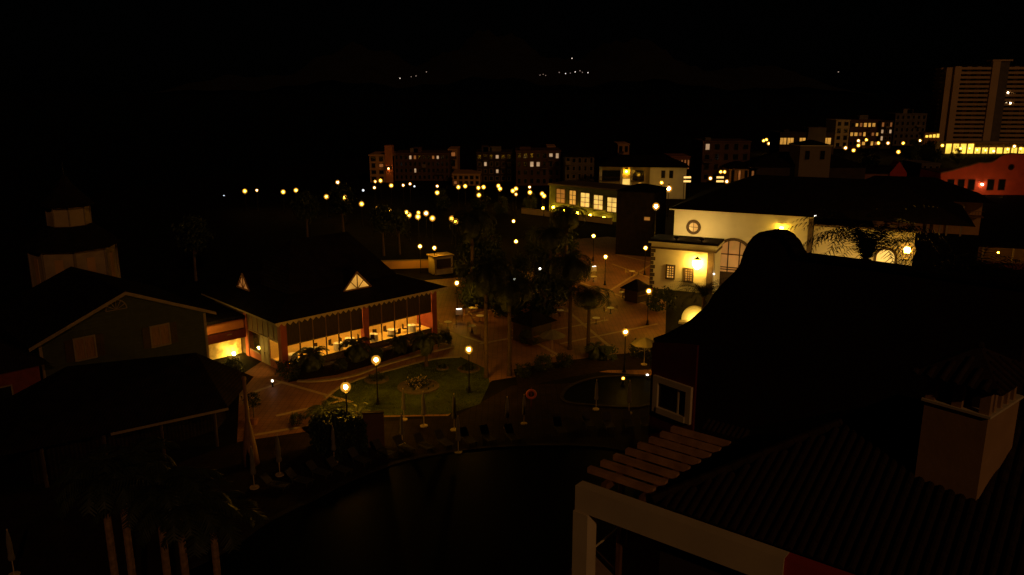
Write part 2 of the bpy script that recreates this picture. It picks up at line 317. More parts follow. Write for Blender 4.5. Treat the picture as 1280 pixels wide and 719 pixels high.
lamp(779, 473, 'low lamp at the rim of the small round pool', near, h=.7, gr=.1, mk='far')
lamp(836, 236, 'large white lamp behind the hall roof, brightest of the cluster', near, h=6, gr=.42, mk='lampw')
_p = D(1134, 313, 87); _t = make_lamp('big yellow lamp in front of the lit archway', near, _p.z, .5, 'lamp'); _t.location = (_p.x, _p.y, 0)
prom = 'small lamps along the seafront promenade and town'
pl = [(306, 239), (321, 238, 'farw', .2), (354, 240), (370, 238), (408, 246), (422, 228, 'farw'), (431, 247), (432, 252), (452, 255), (472.6, 261), (485.7, 263.4), (508, 265.4, 'far', .24), (511, 269), (522.4, 271), (523, 266, 'far', .22), (532.6, 266.7, 'farw'), (540.5, 273), (565, 273.4), (569.5, 276.8)]
for i, q in enumerate(pl):
    lamp(q[0], q[1], 'small lamp in the receding promenade row, %s' % nth(i), prom, h=4.5, gr=q[3] if len(q) > 3 else .3, mk=q[2] if len(q) > 2 else 'far')
pl2 = [(469, 227, 'faro'), (475.7, 226), (489, 232), (468, 234.7, 'farw'), (504, 231.7, 'farw'), (512.6, 230, 'farw'), (546.5, 232.8, 'farw'), (546.5, 241), (573, 234), (581.5, 232.8), (598, 235), (604.5, 234), (598.6, 244), (623, 232.5), (625, 236), (641, 238.7), (645, 236), (645, 243, 'faro'), (662, 234, 'farw'), (662.4, 240.6), (677.7, 242.3), (680, 245)]
pl2.sort()
for i, q in enumerate(pl2):
    lamp(q[0], q[1], 'tiny street lamp below the distant apartment blocks, %s' % nth(i), prom, h=4.5, gr=.3 if len(q) < 3 else .22, mk=q[2] if len(q) > 2 else 'far')
pl3 = [(793, 237), (800, 231), (814, 240), (827, 228.5), (827, 261), (888, 223, 'farw'), (901, 215), (905.7, 215), (908.5, 227, 'farw')]
for i, q in enumerate(sorted(pl3)):
    lamp(q[0], q[1], 'street lamp between the balcony house and the hall roof, %s' % nth(i), prom, h=4.5, gr=.3 if i != 4 else .25, mk=q[2] if len(q) > 2 else 'far')
pl4 = [(954.5, 176), (958, 174.7), (961, 179.5, 'faro'), (965, 180.6), (970, 177, 'farw'), (1057, 185, 'farw'), (1067, 188), (1073, 176, 'farw'), (1073, 182), (1083, 175), (1098, 179), (1110, 179, 'farw'), (1123, 190), (1129, 179), (1150, 176, 'farw'), (1178, 182), (1201, 185.5), (1212, 185.5), (1221.5, 187.5), (1232, 188), (1242, 189, 'farg'), (1259.7, 186.6), (1268, 183, 'farw'), (1276, 186)]
for i, q in enumerate(sorted(pl4)):
    lamp(q[0], q[1], 'far street lamp near the high-rise and hillside blocks, %s' % nth(i), prom, h=5.5, gr=.42, mk=q[2] if len(q) > 2 else 'far')
far_dots([(280, 245, .22, 'fardim'), (290, 249, .22, 'fardim'), (305, 249, .22, 'fardim'), (446, 249, .25, 'fardim'), (454, 238, .3, 'fardim'), (518, 233, .25, 'fardim'), (977, 223, .25, 'dot')], 'beach_light', 'light', 'weak lights along the shore', 'weak whitish point of light near the shore, %s', 205)

# ================================================================== RESTAURANT (middle left)
c0 = G(354, 467); RF = Frame(c0.x, c0.y, 44)
t = T('restaurant', 'low restaurant with big black roof, dark wood panels and lit windows', 'restaurant', (c0.x, c0.y, 0), RF.r)
RL, RD, RE = 18.6, 14.0, 5.3
MB().box(.2, RL - .2, .2, RD, .02, .6).build('plinth', M['dstone'], t)
MB().box(.3, RL - .3, 2.9, 3.1, .6, RE - .1).build('back_wall', M['inner'], t)
MB().box(.3, RL - .3, .3, 6.9, RE - .25, RE - .12).build('ceiling', M['inner'], t)
MB().box(.3, RL - .3, .3, 6.9, .6, .64).build('floor', M['inner'], t)
MB().box(RL - .5, RL - .3, .3, 6, .6, RE - .3).build('end_wall', M['brick'], t)
MB().box(.05, .3, 7.6, RD, .6, RE).build('side_wall', M['darkwood'], t)
for x in (0, 9.2, RL - .55):
    MB().box(x, x + .62, -.06, .6, 0, RE).build('pillar', M['brick'], t)
MB().box(.05, .62, 7.0, 7.6, 0, RE).build('pillar', M['brick'], t)
def bays(x0, x1, n): return [(x0 + (x1 - x0) * i / n, x0 + (x1 - x0) * (i + 1) / n) for i in range(n)]
ZW0, ZW1 = .75, 2.55
for x0, x1 in bays(.62, 9.2, 6) + bays(9.82, RL - .55, 5):
    p = MB().box(x0 + .05, x1 - .05, .1, .18, ZW1 + .12, RE - .15).build('wood_panel', M['darkwood'], t)
    MB().box(x0 - .04, x0 + .04, .06, .2, ZW1 + .1, RE - .1).build('batten', M['wood'], p)
    MB().box(x0, x1, .12, .2, ZW0 - .15, ZW0 - .03).build('sill', M['darkwood'], t)
    f = MB().box(x0 - .05, x0 + .05, .1, .2, ZW0 - .03, ZW1).box(x0 + .05, x1 - .05, .1, .2, ZW1, ZW1 + .1).build('window', M['darkwood'], t)
    MB().box(x0 + .05, x1 - .05, .14, .15, ZW0 - .02, ZW1).build('pane', GL, f)
# side facing the wing: panels, window, double door, window
for y0, y1 in bays(.6, 7.0, 6):
    p = MB(LF(.2)).box(y0 + .04, y1 - .04, 0, .08, 2.95, RE - .15).build('wood_panel', M['paneld'], t)
    MB(LF(.2)).box(y0 - .04, y0 + .04, .02, .12, 2.93, RE - .1).build('batten', M['wood'], p)
for y0, y1 in ((.6, 2.7), (4.55, 7.0)):
    f = MB(LF(.2)).box(y0, y0 + .1, 0, .1, .9, 2.9).box(y1 - .1, y1, 0, .1, .9, 2.9).box(y0 + .1, y1 - .1, 0, .1, 2.8, 2.9).box(y0 + .1, y1 - .1, 0, .12, .8, .9).build('window', M['wood'], t)
    MB(LF(.2)).box(y0 + .1, y1 - .1, .03, .04, .9, 2.8).build('pane', GL, f)
    MB(LF(.2)).box(y0, y1, -.1, .06, .02, .8).build('wall_panel', M['brick'], t)
for y0, y1 in ((2.72, 3.62), (3.64, 4.53)):
    d = MB(LF(.2)).box(y0, y1, 0, .07, .05, 2.85).build('door', M['palewood'], t)
    for z0, z1 in ((.25, 1.2), (1.35, 2.65)): MB(LF(.2)).box(y0 + .15, y1 - .15, .07, .1, z0, z1).build('door_panel', M['palewood'], d)
MB(LF(.2)).ball((3.55, .16, 1.2), .06, 6, 4).build('handle', M['iron'], d)
# roof: low skirt, then a steeper hip
o = .95; sk = 3.2
def ringroof(b, r0, z0, r1, z1):
    a = [(r0[0], r0[2], z0), (r0[1], r0[2], z0), (r0[1], r0[3], z0), (r0[0], r0[3], z0), (r1[0], r1[2], z1), (r1[1], r1[2], z1), (r1[1], r1[3], z1), (r1[0], r1[3], z1)]
    b.add(a, [(0, 1, 5, 4), (1, 2, 6, 5), (2, 3, 7, 6), (3, 0, 4, 7), (3, 2, 1, 0), (4, 5, 6, 7)])
b = MB(); r0 = (-o, RL + o, -o, RD + o); r1 = (sk - o, RL - sk, sk - o, RD - sk + o); ringroof(b, r0, RE + .02, r1, RE + 1.55)
r2 = (r1[0] + 3.2, r1[1] - 3.2, RD / 2 - .05, RD / 2 + .05); ringroof(b, (r1[0] + .1, r1[1] - .1, r1[2] + .1, r1[3] - .1), RE + 1.5, r2, RE + 6.0)
rf = b.build('roof', M['roof'], t)
b = MB(); nsc = 34
for i in range(nsc):
    x0 = -o + (RL + 2 * o) * i / nsc; x1 = -o + (RL + 2 * o) * (i + 1) / nsc; xm = (x0 + x1) / 2
    b.poly([(x0, RE + .02), (x0, RE - .1), (xm, RE - .4), (x1, RE - .1), (x1, RE + .02)], -o - .05, -o - .01)
b.build('scalloped_eave_trim', M['palewood'], rf)
MB(LF(-o)).box(-o, RD + o, .01, .05, RE - .14, RE + .02).build('eave_board', M['trim'], rf)
def dormer(tf, u, d0, z, wd, h, front):
    d = MB(tf).add([(u - wd, d0, z), (u + wd, d0, z), (u, d0, z + h), (u, d0 - 2.6, z + h)], [(0, 2, 3), (1, 3, 2)]).build('dormer', M['roof'], t)
    MB(tf).add([(u - wd * .86, d0 - .05, z + .06), (u + wd * .86, d0 - .05, z + .06), (u, d0 - .05, z + h * .9)], [(0, 1, 2)]).build('pane', E['win'] if front else E['wino'], d)
    b = MB(tf)
    for a, c, r in (((u - wd, d0, z), (u, d0, z + h), .09), ((u + wd, d0, z), (u, d0, z + h), .09), ((u - wd, d0, z), (u + wd, d0, z), .08), ((u, d0, z), (u, d0, z + h), .055), ((u, d0, z), (u + wd * .5, d0, z + h * .5), .045), ((u, d0, z), (u - wd * .5, d0, z + h * .5), .045)): b.tube(a, c, r, r, 5)
    b.build('glazing_bar', M['wood'], d)
xx, zz = RF.front(447, 361, 1.25); dormer(FR(), xx, -1.25, zz, 1.65, 1.75, True)
yy, zz = RF.side(304, 361, 1.0); dormer(LF(), yy, -1.0, zz, 1.35, 1.6, False)
for x in (3, 8, 13, 17):  # assumed room lamps, hidden above the windows, added to light the interior
    MB().box(x - 1.2, x + 1.2, 1.0, 1.6, RE - .32, RE - .26).build('assumed_ceiling_lamp', E['ceil'], t)
# tables inside
tb = None
for i, (x, y) in enumerate([(1.6, .95), (4.1, 1.05), (6.7, .95), (8.4, 1.5), (11.0, 1.0), (13.4, 1.05), (15.9, .95)]):
    p = RF.world(x, y, .6); lb = 'dining table with white cloth behind the restaurant glass, %s' % nth(i)
    if tb is None:
        tb = T('dining_table', lb, 'table', p, RF.r, 'dining tables inside the restaurant')
        MB().lathe([(.5, 0), (.48, .68), (.5, .74), (.46, .76)], 12).build('tablecloth', M['cloth'], tb)
        MB().lathe([(.05, .76), (.05, .86), (.03, .88)], 8).build('glass', M['cloth'], tb)
        for s in (-1, 1):
            MB().box(s * .8 - .22, s * .8 + .22, -.22, .22, .42, .48).box(s * .98 - .03, s * .98 + .03, -.22, .22, .48, .98).build('chair_back', M['darkwood'], tb)
    else: dup(tb, p, RF.r + i, label=lb)
# linking wing with lit recess
wx0, wy = -9.5, 7.25
wg = T('linking_wing', 'low wing with orange band over a glowing recess beside the restaurant', 'building', RF.world(0, 0), RF.r)
MB().box(wx0, -.0, wy + 1.3, wy + 1.6, 0, 2.5).build('recess_wall', M['rockwall'], wg)
MB().box(wx0, -.05, wy + .05, wy + 1.6, 2.3, 2.4).build('ceiling', M['inner'], wg)
MB().box(wx0, -.05, wy - .1, wy, 2.05, 2.95).build('fascia_board', M['dred'], wg)
MB().box(wx0, -.05, wy + .2, wy + .5, 2.97, 4.0).build('orange_band', M['orange'], wg)
MB().box(wx0, -.05, wy - .1, wy + 6, 4.01, 4.3).build('roof', M['roof'], wg)
MB().box(-2.0, -1.5, wy - .16, wy - .1, 2.6, 2.7).build('sign_plate', M['trim'], wg)
for x in (-6.2, -4.4): MB().box(x, x + .2, wy + .1, wy + .3, 0, 2.05).build('post', M['wood'], wg)
l1 = T('recess_lamp', 'glaring lamp at the foot of the glowing yellow recess', 'lamp', RF.world(-1.2, wy + .5), RF.r)
MB().lathe([(.16, 0), (.16, .1), (.1, .2)], 8).build('base', M['iron'], l1); MB().ball((0, 0, .4), .17, 10, 6).build('globe', E['spot'], l1, True)
l1 = T('bollard_light', 'small path light casting a pool on the paving by the door', 'lamp', G(341, 484))
MB().lathe([(.08, 0), (.07, .5)], 8).build('post', M['iron'], l1); MB().ball((0, 0, .6), .11, 8, 5).build('globe', E['dot'], l1, True)

# ================================================================== GABLED HOUSE AND TOWER (left)
HF = Frame(-38.0, 61.2, 45)
h = T('gabled_house', 'grey-green gabled house with fan ornament and pale verge boards', 'house', HF.world(0, 0), HF.r)
HL, HE, HA = 13.8, 6.5, 9.45
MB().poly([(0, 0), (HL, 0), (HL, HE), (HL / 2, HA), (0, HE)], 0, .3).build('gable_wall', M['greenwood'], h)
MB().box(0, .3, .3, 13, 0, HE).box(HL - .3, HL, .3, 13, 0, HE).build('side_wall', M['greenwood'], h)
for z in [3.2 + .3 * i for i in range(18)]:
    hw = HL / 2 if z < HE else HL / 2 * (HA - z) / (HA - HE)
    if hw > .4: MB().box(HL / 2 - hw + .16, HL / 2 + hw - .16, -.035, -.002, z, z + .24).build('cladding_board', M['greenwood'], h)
b = MB(); e = .8; sl = (HA - HE) / (HL / 2)
for s in (-1, 1):
    xa = HL / 2 + s * (HL / 2 + e); za = HE - e * sl
    b.add([(HL / 2, -.5, HA + .12), (xa, -.5, za + .12), (xa, 13.5, za + .12), (HL / 2, 13.5, HA + .12), (HL / 2, -.5, HA + .02), (xa, -.5, za + .02), (xa, 13.5, za + .02), (HL / 2, 13.5, HA + .02)], [(0, 1, 2, 3), (7, 6, 5, 4), (0, 4, 5, 1), (1, 5, 6, 2), (2, 6, 7, 3)])
rf = b.build('roof', M['roof'], h)
for s in (-1, 1):
    xa = HL / 2 + s * (HL / 2 + e); za = HE - e * sl
    MB().poly([(HL / 2, HA + .1), (xa, za + .1), (xa, za - .18), (HL / 2, HA - .2)][::s], -.56, -.505).build('verge_board', M['trim'], rf)
for x in (0, HL - .22): MB().box(x, x + .22, -.07, -.036, 0, HE - .3).build('corner_board', M['trim'], h)
xf, zf = HF.front(145, 387); b = MB()
for i in range(10):
    a, c = math.pi * i / 10, math.pi * (i + 1) / 10
    b.tube((xf + math.cos(a) * .85, -.1, zf + math.sin(a) * .85), (xf + math.cos(c) * .85, -.1, zf + math.sin(c) * .85), .05, .05, 5)
for i in range(7): a = math.pi * i / 6; b.tube((xf, -.1, zf), (xf + math.cos(a) * .85, -.1, zf + math.sin(a) * .85), .035, .035, 5)
b.build('fan_ornament', M['trim'], h)
for px, py in ((106, 435), (200, 419)):
    x, z = HF.front(px, py)
    f = window(h, FR(-.04), x, z, 1.5, 1.75, M['wood'], M['trim'], .12, (1, 0))
    for s in (-1, 1):
        sh = MB().box(x + s * 1.15 - .36, x + s * 1.15 + .36, -.09, -.04, z - .95, z + .95).build('shutter', M['darkwood'], h)
        for k in range(6): MB().box(x + s * 1.15 - .3, x + s * 1.15 + .3, -.11, -.09, z - .85 + k * .29, z - .7 + k * .29).build('slat', M['darkwood'], sh)
MB().box(-.45, -.37, -.08, 0, 0, 5.6).build('downpipe', M['trim'], h)
lp = T('wall_lamp', 'unseen wall lamp added on the gabled house side to light the orange band', 'wall lamp', HF.world(HL, 2.2, 4.9), HF.r)  # lamp out of view, added only to light the orange band
MB().box(0, .3, -.04, .04, -.04, .04).build('bracket', M['iron'], lp); MB().ball((.36, 0, .0), .15, 10, 6).build('globe', E['spot'], lp, True)
tw = T('octagonal_tower', 'cream octagonal tower with lantern top rising behind the gabled house', 'tower', (D(94, 330, 85).x, 85, 0))
tx = 4.15; ph = math.pi / 8 + .12
def octs(r, z0, z1, prof=None): return MB().lathe(prof or [(r, z0), (r, z1)], 8, ph=ph)
octs(tx, 0, 10).build('drum', M['tan'], tw)
for i in range(8):
    a = 2 * math.pi * i / 8 + ph; MB().tube((math.cos(a) * tx, math.sin(a) * tx, 0), (math.cos(a) * tx, math.sin(a) * tx, 9.95), .14, .14, 6).build('corner_post', M['trim'], tw)
    a += math.pi / 8; rr = tx * math.cos(math.pi / 8)
    f = MB(lambda u, d, z, a=a, rr=rr: (math.cos(a) * (rr + d) - math.sin(a) * u, math.sin(a) * (rr + d) + math.cos(a) * u, z))
    f.box(-.42, .42, 0, .05, 5.9, 9.0).build('louvre', M['ochre'], tw)
octs(0, 0, 0, [(4.75, 9.9), (4.75, 10.05), (2.35, 12.1), (2.35, 12.15)]).build('lower_roof', M['roof'], tw)
octs(2.05, 12.16, 14.2).build('lantern', M['tan'], tw)
for i in range(8):
    a = 2 * math.pi * i / 8 + ph; MB().tube((math.cos(a) * 2.05, math.sin(a) * 2.05, 12.16), (math.cos(a) * 2.05, math.sin(a) * 2.05, 14.18), .09, .09, 6).build('corner_post', M['trim'], tw)
octs(0, 0, 0, [(2.6, 14.2), (2.6, 14.35), (.9, 16.2), (.06, 17.6)]).build('upper_roof', M['roof'], tw)
MB().tube((0, 0, 17.5), (0, 0, 18.8), .05, .02, 6).build('finial', M['iron'], tw)
# pavilion in front of the house
NR = Vector((-21.1, 55.6, 0)); wv_ = Vector((-.82, -.57, 0)); dv = Vector((-.15, 6.6, 0)); NLp = NR + wv_ * 15; FRp = NR + dv; FLp = NLp + Vector((-5.5, 7.5, 0))
pv = T('porch_pavilion', 'wide black hipped roof pavilion in front of the gabled house', 'pavilion', NR)
L = lambda p, z: (p.x - NR.x, p.y - NR.y, z)
ra = G(245, 441, 6.2); rb = G(84, 458, 6.2)
MB().add([L(NR, 3.2), L(FRp, 3.2), L(FLp, 3.2), L(NLp, 3.2), L(ra, 6.2), L(rb, 6.2)], [(0, 1, 4), (1, 2, 5, 4), (2, 3, 5), (3, 0, 4, 5), (3, 2, 1, 0)]).build('roof', M['roof'], pv)
q = NLp + (NR - NLp) * .47
d = (NR - q).normalized(); n = Vector((d.y, -d.x, 0))
b = MB(); A, B = q + n * .03, NR + n * .03; A2, B2 = q + n * .1, NR + n * .1
b.add([L(A, 3.02), L(B, 3.02), L(B2, 3.02), L(A2, 3.02), L(A, 3.2), L(B, 3.2), L(B2, 3.2), L(A2, 3.2)], [(0, 1, 2, 3), (4, 7, 6, 5), (0, 4, 5, 1), (2, 6, 7, 3), (0, 3, 7, 4), (1, 5, 6, 2)]).build('gutter', M['trim'], pv)
for k in (.05, .3, .55, .8):
    p = NR + wv_ * 15 * k + Vector((-.5, .6, 0)); MB().tube(L(p, 0), L(p, 3.2), .13, .12, 8).build('post', M['dclay'], pv)
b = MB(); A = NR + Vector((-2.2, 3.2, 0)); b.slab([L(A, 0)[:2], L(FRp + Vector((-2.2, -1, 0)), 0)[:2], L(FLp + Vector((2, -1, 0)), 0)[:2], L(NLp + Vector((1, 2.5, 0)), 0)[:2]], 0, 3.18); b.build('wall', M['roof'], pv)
# reddish house at the left edge
rp = D(-20, 420, 56); rh = T('red_house', 'dark red house cut by the left picture edge', 'house', (rp.x - 5, 53, 0), R(45))
MB().box(0, 9.2, 0, 9, 0, 5.2).build('wall', M['dred'], rh)
MB().poly([(-.5, 5.2), (9.9, 5.2), (4.7, 9.2)], -.3, 9.4).build('roof', M['roof'], rh)
window(rh, FR(), 6.5, 3.2, 1.2, 1.6, M['darkpane'], M['trim'])
# flared post and topiary by the path
fp = T('flared_post', 'tall pale post with flared base right of the black pavilion', 'post', G(314, 580))
MB().lathe([(.62, 0), (.5, 1.2), (.3, 2.6), (.16, 3.4), (.12, 6.4)], 10).build('shaft', M['wood'], fp, True); MB().ball((0, 0, 6.5), .17, 8, 5).build('knob', M['wood'], fp)

# ================================================================== VEGETATION BUILDERS
def leafcloud(n, r, sz, hz=1.0, seed=0, shell=.45):
    rnd = random.Random(seed); b = MB(); cl = []
    for i in range(26):
        a = rnd.uniform(0, 6.28); c = rnd.uniform(-.8, 1); q = math.sqrt(1 - c * c * .98) * rnd.uniform(shell, 1); cl.append(Vector((math.cos(a) * q * r * .75, math.sin(a) * q * r * .75, c * r * hz * .75)))
    for i in range(n):
        c = rnd.choice(cl) + Vector((rnd.gauss(0, 1), rnd.gauss(0, 1), rnd.gauss(0, .8))) * r * .17
        d = Vector((rnd.gauss(0, 1), rnd.gauss(0, 1), rnd.gauss(0, 1))).normalized(); e = d.cross(Vector((.3, .5, .8))).normalized(); s = sz * rnd.uniform(.6, 1.4)
        b.add([c - d * s, c + e * s * .45, c + d * s, c - e * s * .45], [(0, 1, 2, 3)])
    return b
def make_tree(label, group, h, r, m, seed):
    t = T('leafy_tree', label, 'tree', group=group); b = MB(); low = r * .35
    b.tube((0, 0, 0), (.1, .05, h * .55), .22, .14, 8)
    for i in range(6):
        a = i * 1.05; b.tube((.1, .05, h * (.4 + .03 * i)), (math.cos(a) * r * .55, math.sin(a) * r * .55, h * .62 + .25 * i), .09, .03, 5)
    b.build('trunk', M['bark'], t)
    o = leafcloud(2600, r, .3, 1.05, seed).build('crown', m, t); o.location = (0, 0, h - r * .95); return t
FRONDS = []
def frond_mesh(L, droop, n, wdt, seed, ang0=52):
    rnd = random.Random(seed); b = MB(); pts = []
    p = Vector((0, 0, 0)); ang = R(ang0)
    for i in range(n + 1):
        pts.append(p.copy()); p = p + Vector((math.cos(ang), 0, math.sin(ang))) * L / n; ang -= droop / n * (1 + .5 * i / n)
    for i in range(n):
        b.add([pts[i] + Vector((0, .03, 0)), pts[i] - Vector((0, .03, 0)), pts[i + 1] - Vector((0, .02, 0)), pts[i + 1] + Vector((0, .02, 0))], [(0, 1, 2, 3)])
        for k in (0, .5):
            q = pts[i].lerp(pts[i + 1], k); d = (pts[i + 1] - pts[i]).normalized(); f = (i + k) / n; w = wdt * (.35 + 1.1 * math.sin(math.pi * min(1, f * .85 + .12)))
            for s in (-1, 1):
                tip = q + d * w * .55 + Vector((0, s * w * .8, -w * rnd.uniform(.15, .45))); b.add([q - d * .02, q + d * .1, tip + d * .05, tip], [(0, 1, 2, 3)])
    return b
def make_palm(label, group, h, L, nf, seed, tr=.2, droop=2.0, mf='frond', wdt=.6, spread=1.7, mt='trunkd', ang0=52):
    rnd = random.Random(seed); t = T('palm_tree', label, 'palm tree', group=group)
    prof = []; k = 0; z = 0
    while z < h: prof += [(tr * (1.25 if z < .5 else 1) * (1 - .25 * z / h) * (1.07 if k % 2 else 1), z)]; z += .22; k += 1
    prof.append((tr * 1.3, h)); prof.append((tr * .8, h + .4))
    MB().lathe(prof, 9).build('trunk', M[mt], t)
    ms = [frond_mesh(L, droop + .25 * q, 11, wdt, seed + q, ang0) for q in range(3)]; mo = [None] * 3
    for i in range(nf):
        q = i % 3; a = i * 2.4 + rnd.uniform(-.2, .2); tilt = -.15 + spread * (i / nf) + rnd.uniform(-.12, .12)
        if mo[q] is None: o = ms[q].build('frond', M[mf], t); mo[q] = o.data
        else: o = link('frond', mo[q], t)
        o.location = (0, 0, h + .2); o.rotation_euler = (0, tilt, a); s = rnd.uniform(.75, 1.15); o.scale = (s, s, s)
    return t
pg = 'tall palms around the plaza and pool'
pA = make_palm('tall dark palm in mid plaza, left one of two close trunks', pg, 10.3, 3.7, 30, 3, wdt=.5, spread=1.9); pA.location = (*G(608, 472).xy, 0)
def palmcopy(src, pos, lb, sc=1.0, rot=None, z=0):
    return dup(src, (pos[0], pos[1], z), rot if rot is not None else random.uniform(0, 6), sc, lb)
palmcopy(pA, G(637, 470), 'dark palm in mid plaza, right one of two close trunks', (1, 1, .86))
palmcopy(pA, G(712, 437), 'palm over the dark kiosk roof, left of a trio', (1.05, 1.05, .9))
palmcopy(pA, G(735, 441), 'palm with low drooping crown, right of a trio', (1, 1, .62))
palmcopy(pA, D(688, 300, 98), 'thin palm behind the trio in mid plaza', (1.1, 1.1, .86))
palmcopy(pA, D(590, 300, 96), 'tall palm with high crown behind the two close trunks', (1.2, 1.2, 1.08))
palmcopy(pA, D(708, 300, 110), 'palm nearest to the lamp line left of the hall', (1.2, 1.2, .95))
pE = None
for i, (px, py, Y, zt) in enumerate([(135, 655, 31, 8.2), (152, 615, 32, 9.0), (200, 640, 31, 8.6), (225, 655, 30, 8.3), (268, 680, 31, 7.4)]):
    p = D(px, py, Y); lb = 'foreground palm at bottom left, trunk %s' % nth(i)
    if pE is None: pE = make_palm(lb, 'palms along the bottom left edge', 9.3, 2.9, 22, 15, .19, 1.7, 'frond', .45, .4, 'trunk', 66); pE.location = (p.x, p.y, 0)
    else: palmcopy(pE, p, lb, (1, 1, (zt + .4) / 9.3))
pB = make_palm('broad arching date palm in front of the hall right end', 'date palms by the hall', 9.0, 9.4, 62, 11, .45, 1.7, 'frondd', .75, .62, 'trunkd', 80); pB.location = (*D(1082, 330, 80).xy, 0)
palmcopy(pB, D(880, 370, 88), 'short bushy palm before the porch windows and lantern', (.55, .55, .36))
for i, (px, Y, s) in enumerate([(1190, 73, .92), (1262, 70, .9), (1222, 76, .9)]):
    palmcopy(pB, D(px, 330, Y), ['black date palm right of the yellow archway lamp', 'black date palm at the right edge of the terrace lights', 'black date palm between two others below the red gable'][i], (.8, .8, s * .85))
pC = make_palm('small palm with pale lit fronds at the restaurant right windows', 'small palms by the restaurant', 2.6, 1.9, 20, 21, .16, 1.7, 'frond', .4); pC.location = (*G(533, 458).xy, 0)
pD = make_palm('round cycad before the left restaurant windows', 'cycads in the restaurant bed', 1.2, 1.95, 34, 33, .25, 1.4, 'frond', .35); pD.location = (*G(390, 462).xy, 0)
palmcopy(pD, G(447, 450), 'cycad with spiky crown before the middle restaurant windows', 1.0)
palmcopy(pD, G(500, 440), 'low cycad before the right restaurant windows', .8)
palmcopy(pD, G(418, 528, 0), 'small spiky plant left of the pool bar hut', .6)
palmcopy(pD, G(745, 448), 'spiky plant in the bed left of the lamp by the round pool', .7)
tg = 'leafy trees between the resort buildings'
tA = make_tree('rounded tree behind the restaurant roof, left of the dormer', tg, 9, 2.6, M['leaf'], 5); tA.location = (*D(245, 350, 110).xy, 0)
tB = make_tree('dark tree beyond the plaza, left of the mid lamps', tg, 6.4, 3.3, M['leafd'], 9); tB.location = (*G(590, 322).xy, 0); tB.scale = (.85,) * 3
for i, (px, py, s, lb, src) in enumerate([
    (612, 322, .75, 'dark tree behind the mid plaza palms', tB), (668, 322, .75, 'dark tree right of the mid plaza lamp', tB), (703, 318, .9, 'dark tree left of the first hall lamp', tB), (600, 385, .85, 'broad dark tree at the left of the mid plaza clump', tB), (655, 378, .9, 'broad dark tree in the centre of the mid plaza clump', tB), (695, 378, .9, 'broad dark tree right of the mid plaza clump', tB), (716, 352, .65, 'broad dark tree left of the plaza lamp line', tB), (622, 345, .55, 'low broad tree under the mid plaza lamp', tB), (640, 396, .85, 'dark tree behind the kiosk, left', tB), (680, 398, .75, 'dark tree behind the kiosk, right', tB), (612, 366, .8, 'dark tree between the pale kiosk and the tall palms', tB), (682, 354, .75, 'dark tree in the back of the mid plaza clump', tB), (582, 348, .6, 'broad dark tree right of the pale kiosk', tB),
    (628, 268, .6, 'small dark tree above the mid plaza lamps', tB), (600, 264, .7, 'dark tree under the street lamp row, middle', tB), (553, 262, .7, 'dark tree under the street lamp row, left', tB), (480, 320, .9, 'dim tree behind the restaurant roof right side', tA), (500, 318, .8, 'dim tree left of the two lamps on tall poles', tA),
    (664, 262, .6, 'dark tree left of the first green building window', tB), (1085, 215, 1.2, 'dark tree among roofs left of the small red gable', tB), (1160, 205, 1.3, 'wide tree left of the red curved gable', tB), (1195, 203, 0.8, 'wide tree below the high-rise, left', tB), (1140, 200, 1.2, 'dark tree below the far white lamp', tB),
    (555, 222, 1.2, 'dark tree right of the orange-lit block', tB), (630, 222, 1.2, 'dark tree between the distant blocks', tB), (385, 305, 1.0, 'black tree between restaurant and promenade, left', tA), (430, 300, 1.1, 'black tree between restaurant and promenade, right', tA)]):
    p = G(px, py); dup(src, (p.x, p.y, 0), i * 1.3, s, lb)
sg = 'clipped shrubs along paths and beds'
def make_shrub(label, r, seed, m='leaf', hz=.8):
    t = T('shrub', label, 'shrub', group=sg); MB().tube((0, 0, 0), (0, 0, r * .5), .08, .05, 6).build('stem', M['bark'], t)
    o = leafcloud(900, r, .14, hz, seed, .75).build('foliage', M[m], t); o.location = (0, 0, r * hz * .8); return t
sA = make_shrub('big round bush at the restaurant corner', 1.35, 41, 'leafd'); sA.location = (*G(362, 472).xy, 0)
for px, py, s, lb in [(425, 462, .6, 'low bush between the two cycads'), (470, 448, .6, 'low bush under the brick pillar'), (555, 430, .7, 'bush at the right end of the restaurant bed'), (290, 470, .9, 'bush left of the restaurant double door'), (655, 470, .7, 'bush at the left end of the pool bed'), (680, 462, .8, 'bush in the pool bed under the pale parasol'), (705, 458, .7, 'bush in the pool bed, middle'), (760, 450, .8, 'lit bush left of the lamp by the round pool'), (800, 445, .9, 'lit bush right of the lamp by the round pool'), (820, 450, .8, 'bush against the red wall corner'), (662, 430, .9, 'dark bush below the kiosk'), (372, 530, .5, 'small dark bush on the left paving'), (828, 388, 1.5, 'big dark bush below the left porch window')]:
    p = G(px, py); dup(sA, (p.x, p.y, 0), random.random() * 6, s, lb)
tp = T('topiary', 'clipped ball topiary on a stem in a pot on the left paving', 'topiary', G(318, 530))
MB().lathe([(.26, 0), (.36, .5), (.38, .55)], 10).build('pot', M['ceram'], tp); MB().tube((0, 0, .5), (0, 0, 1.5), .05, .04, 6).build('stem', M['bark'], tp)
o = leafcloud(900, .72, .09, 1, 77, .8).build('foliage', M['leafd'], tp); o.location = (0, 0, 2.0)
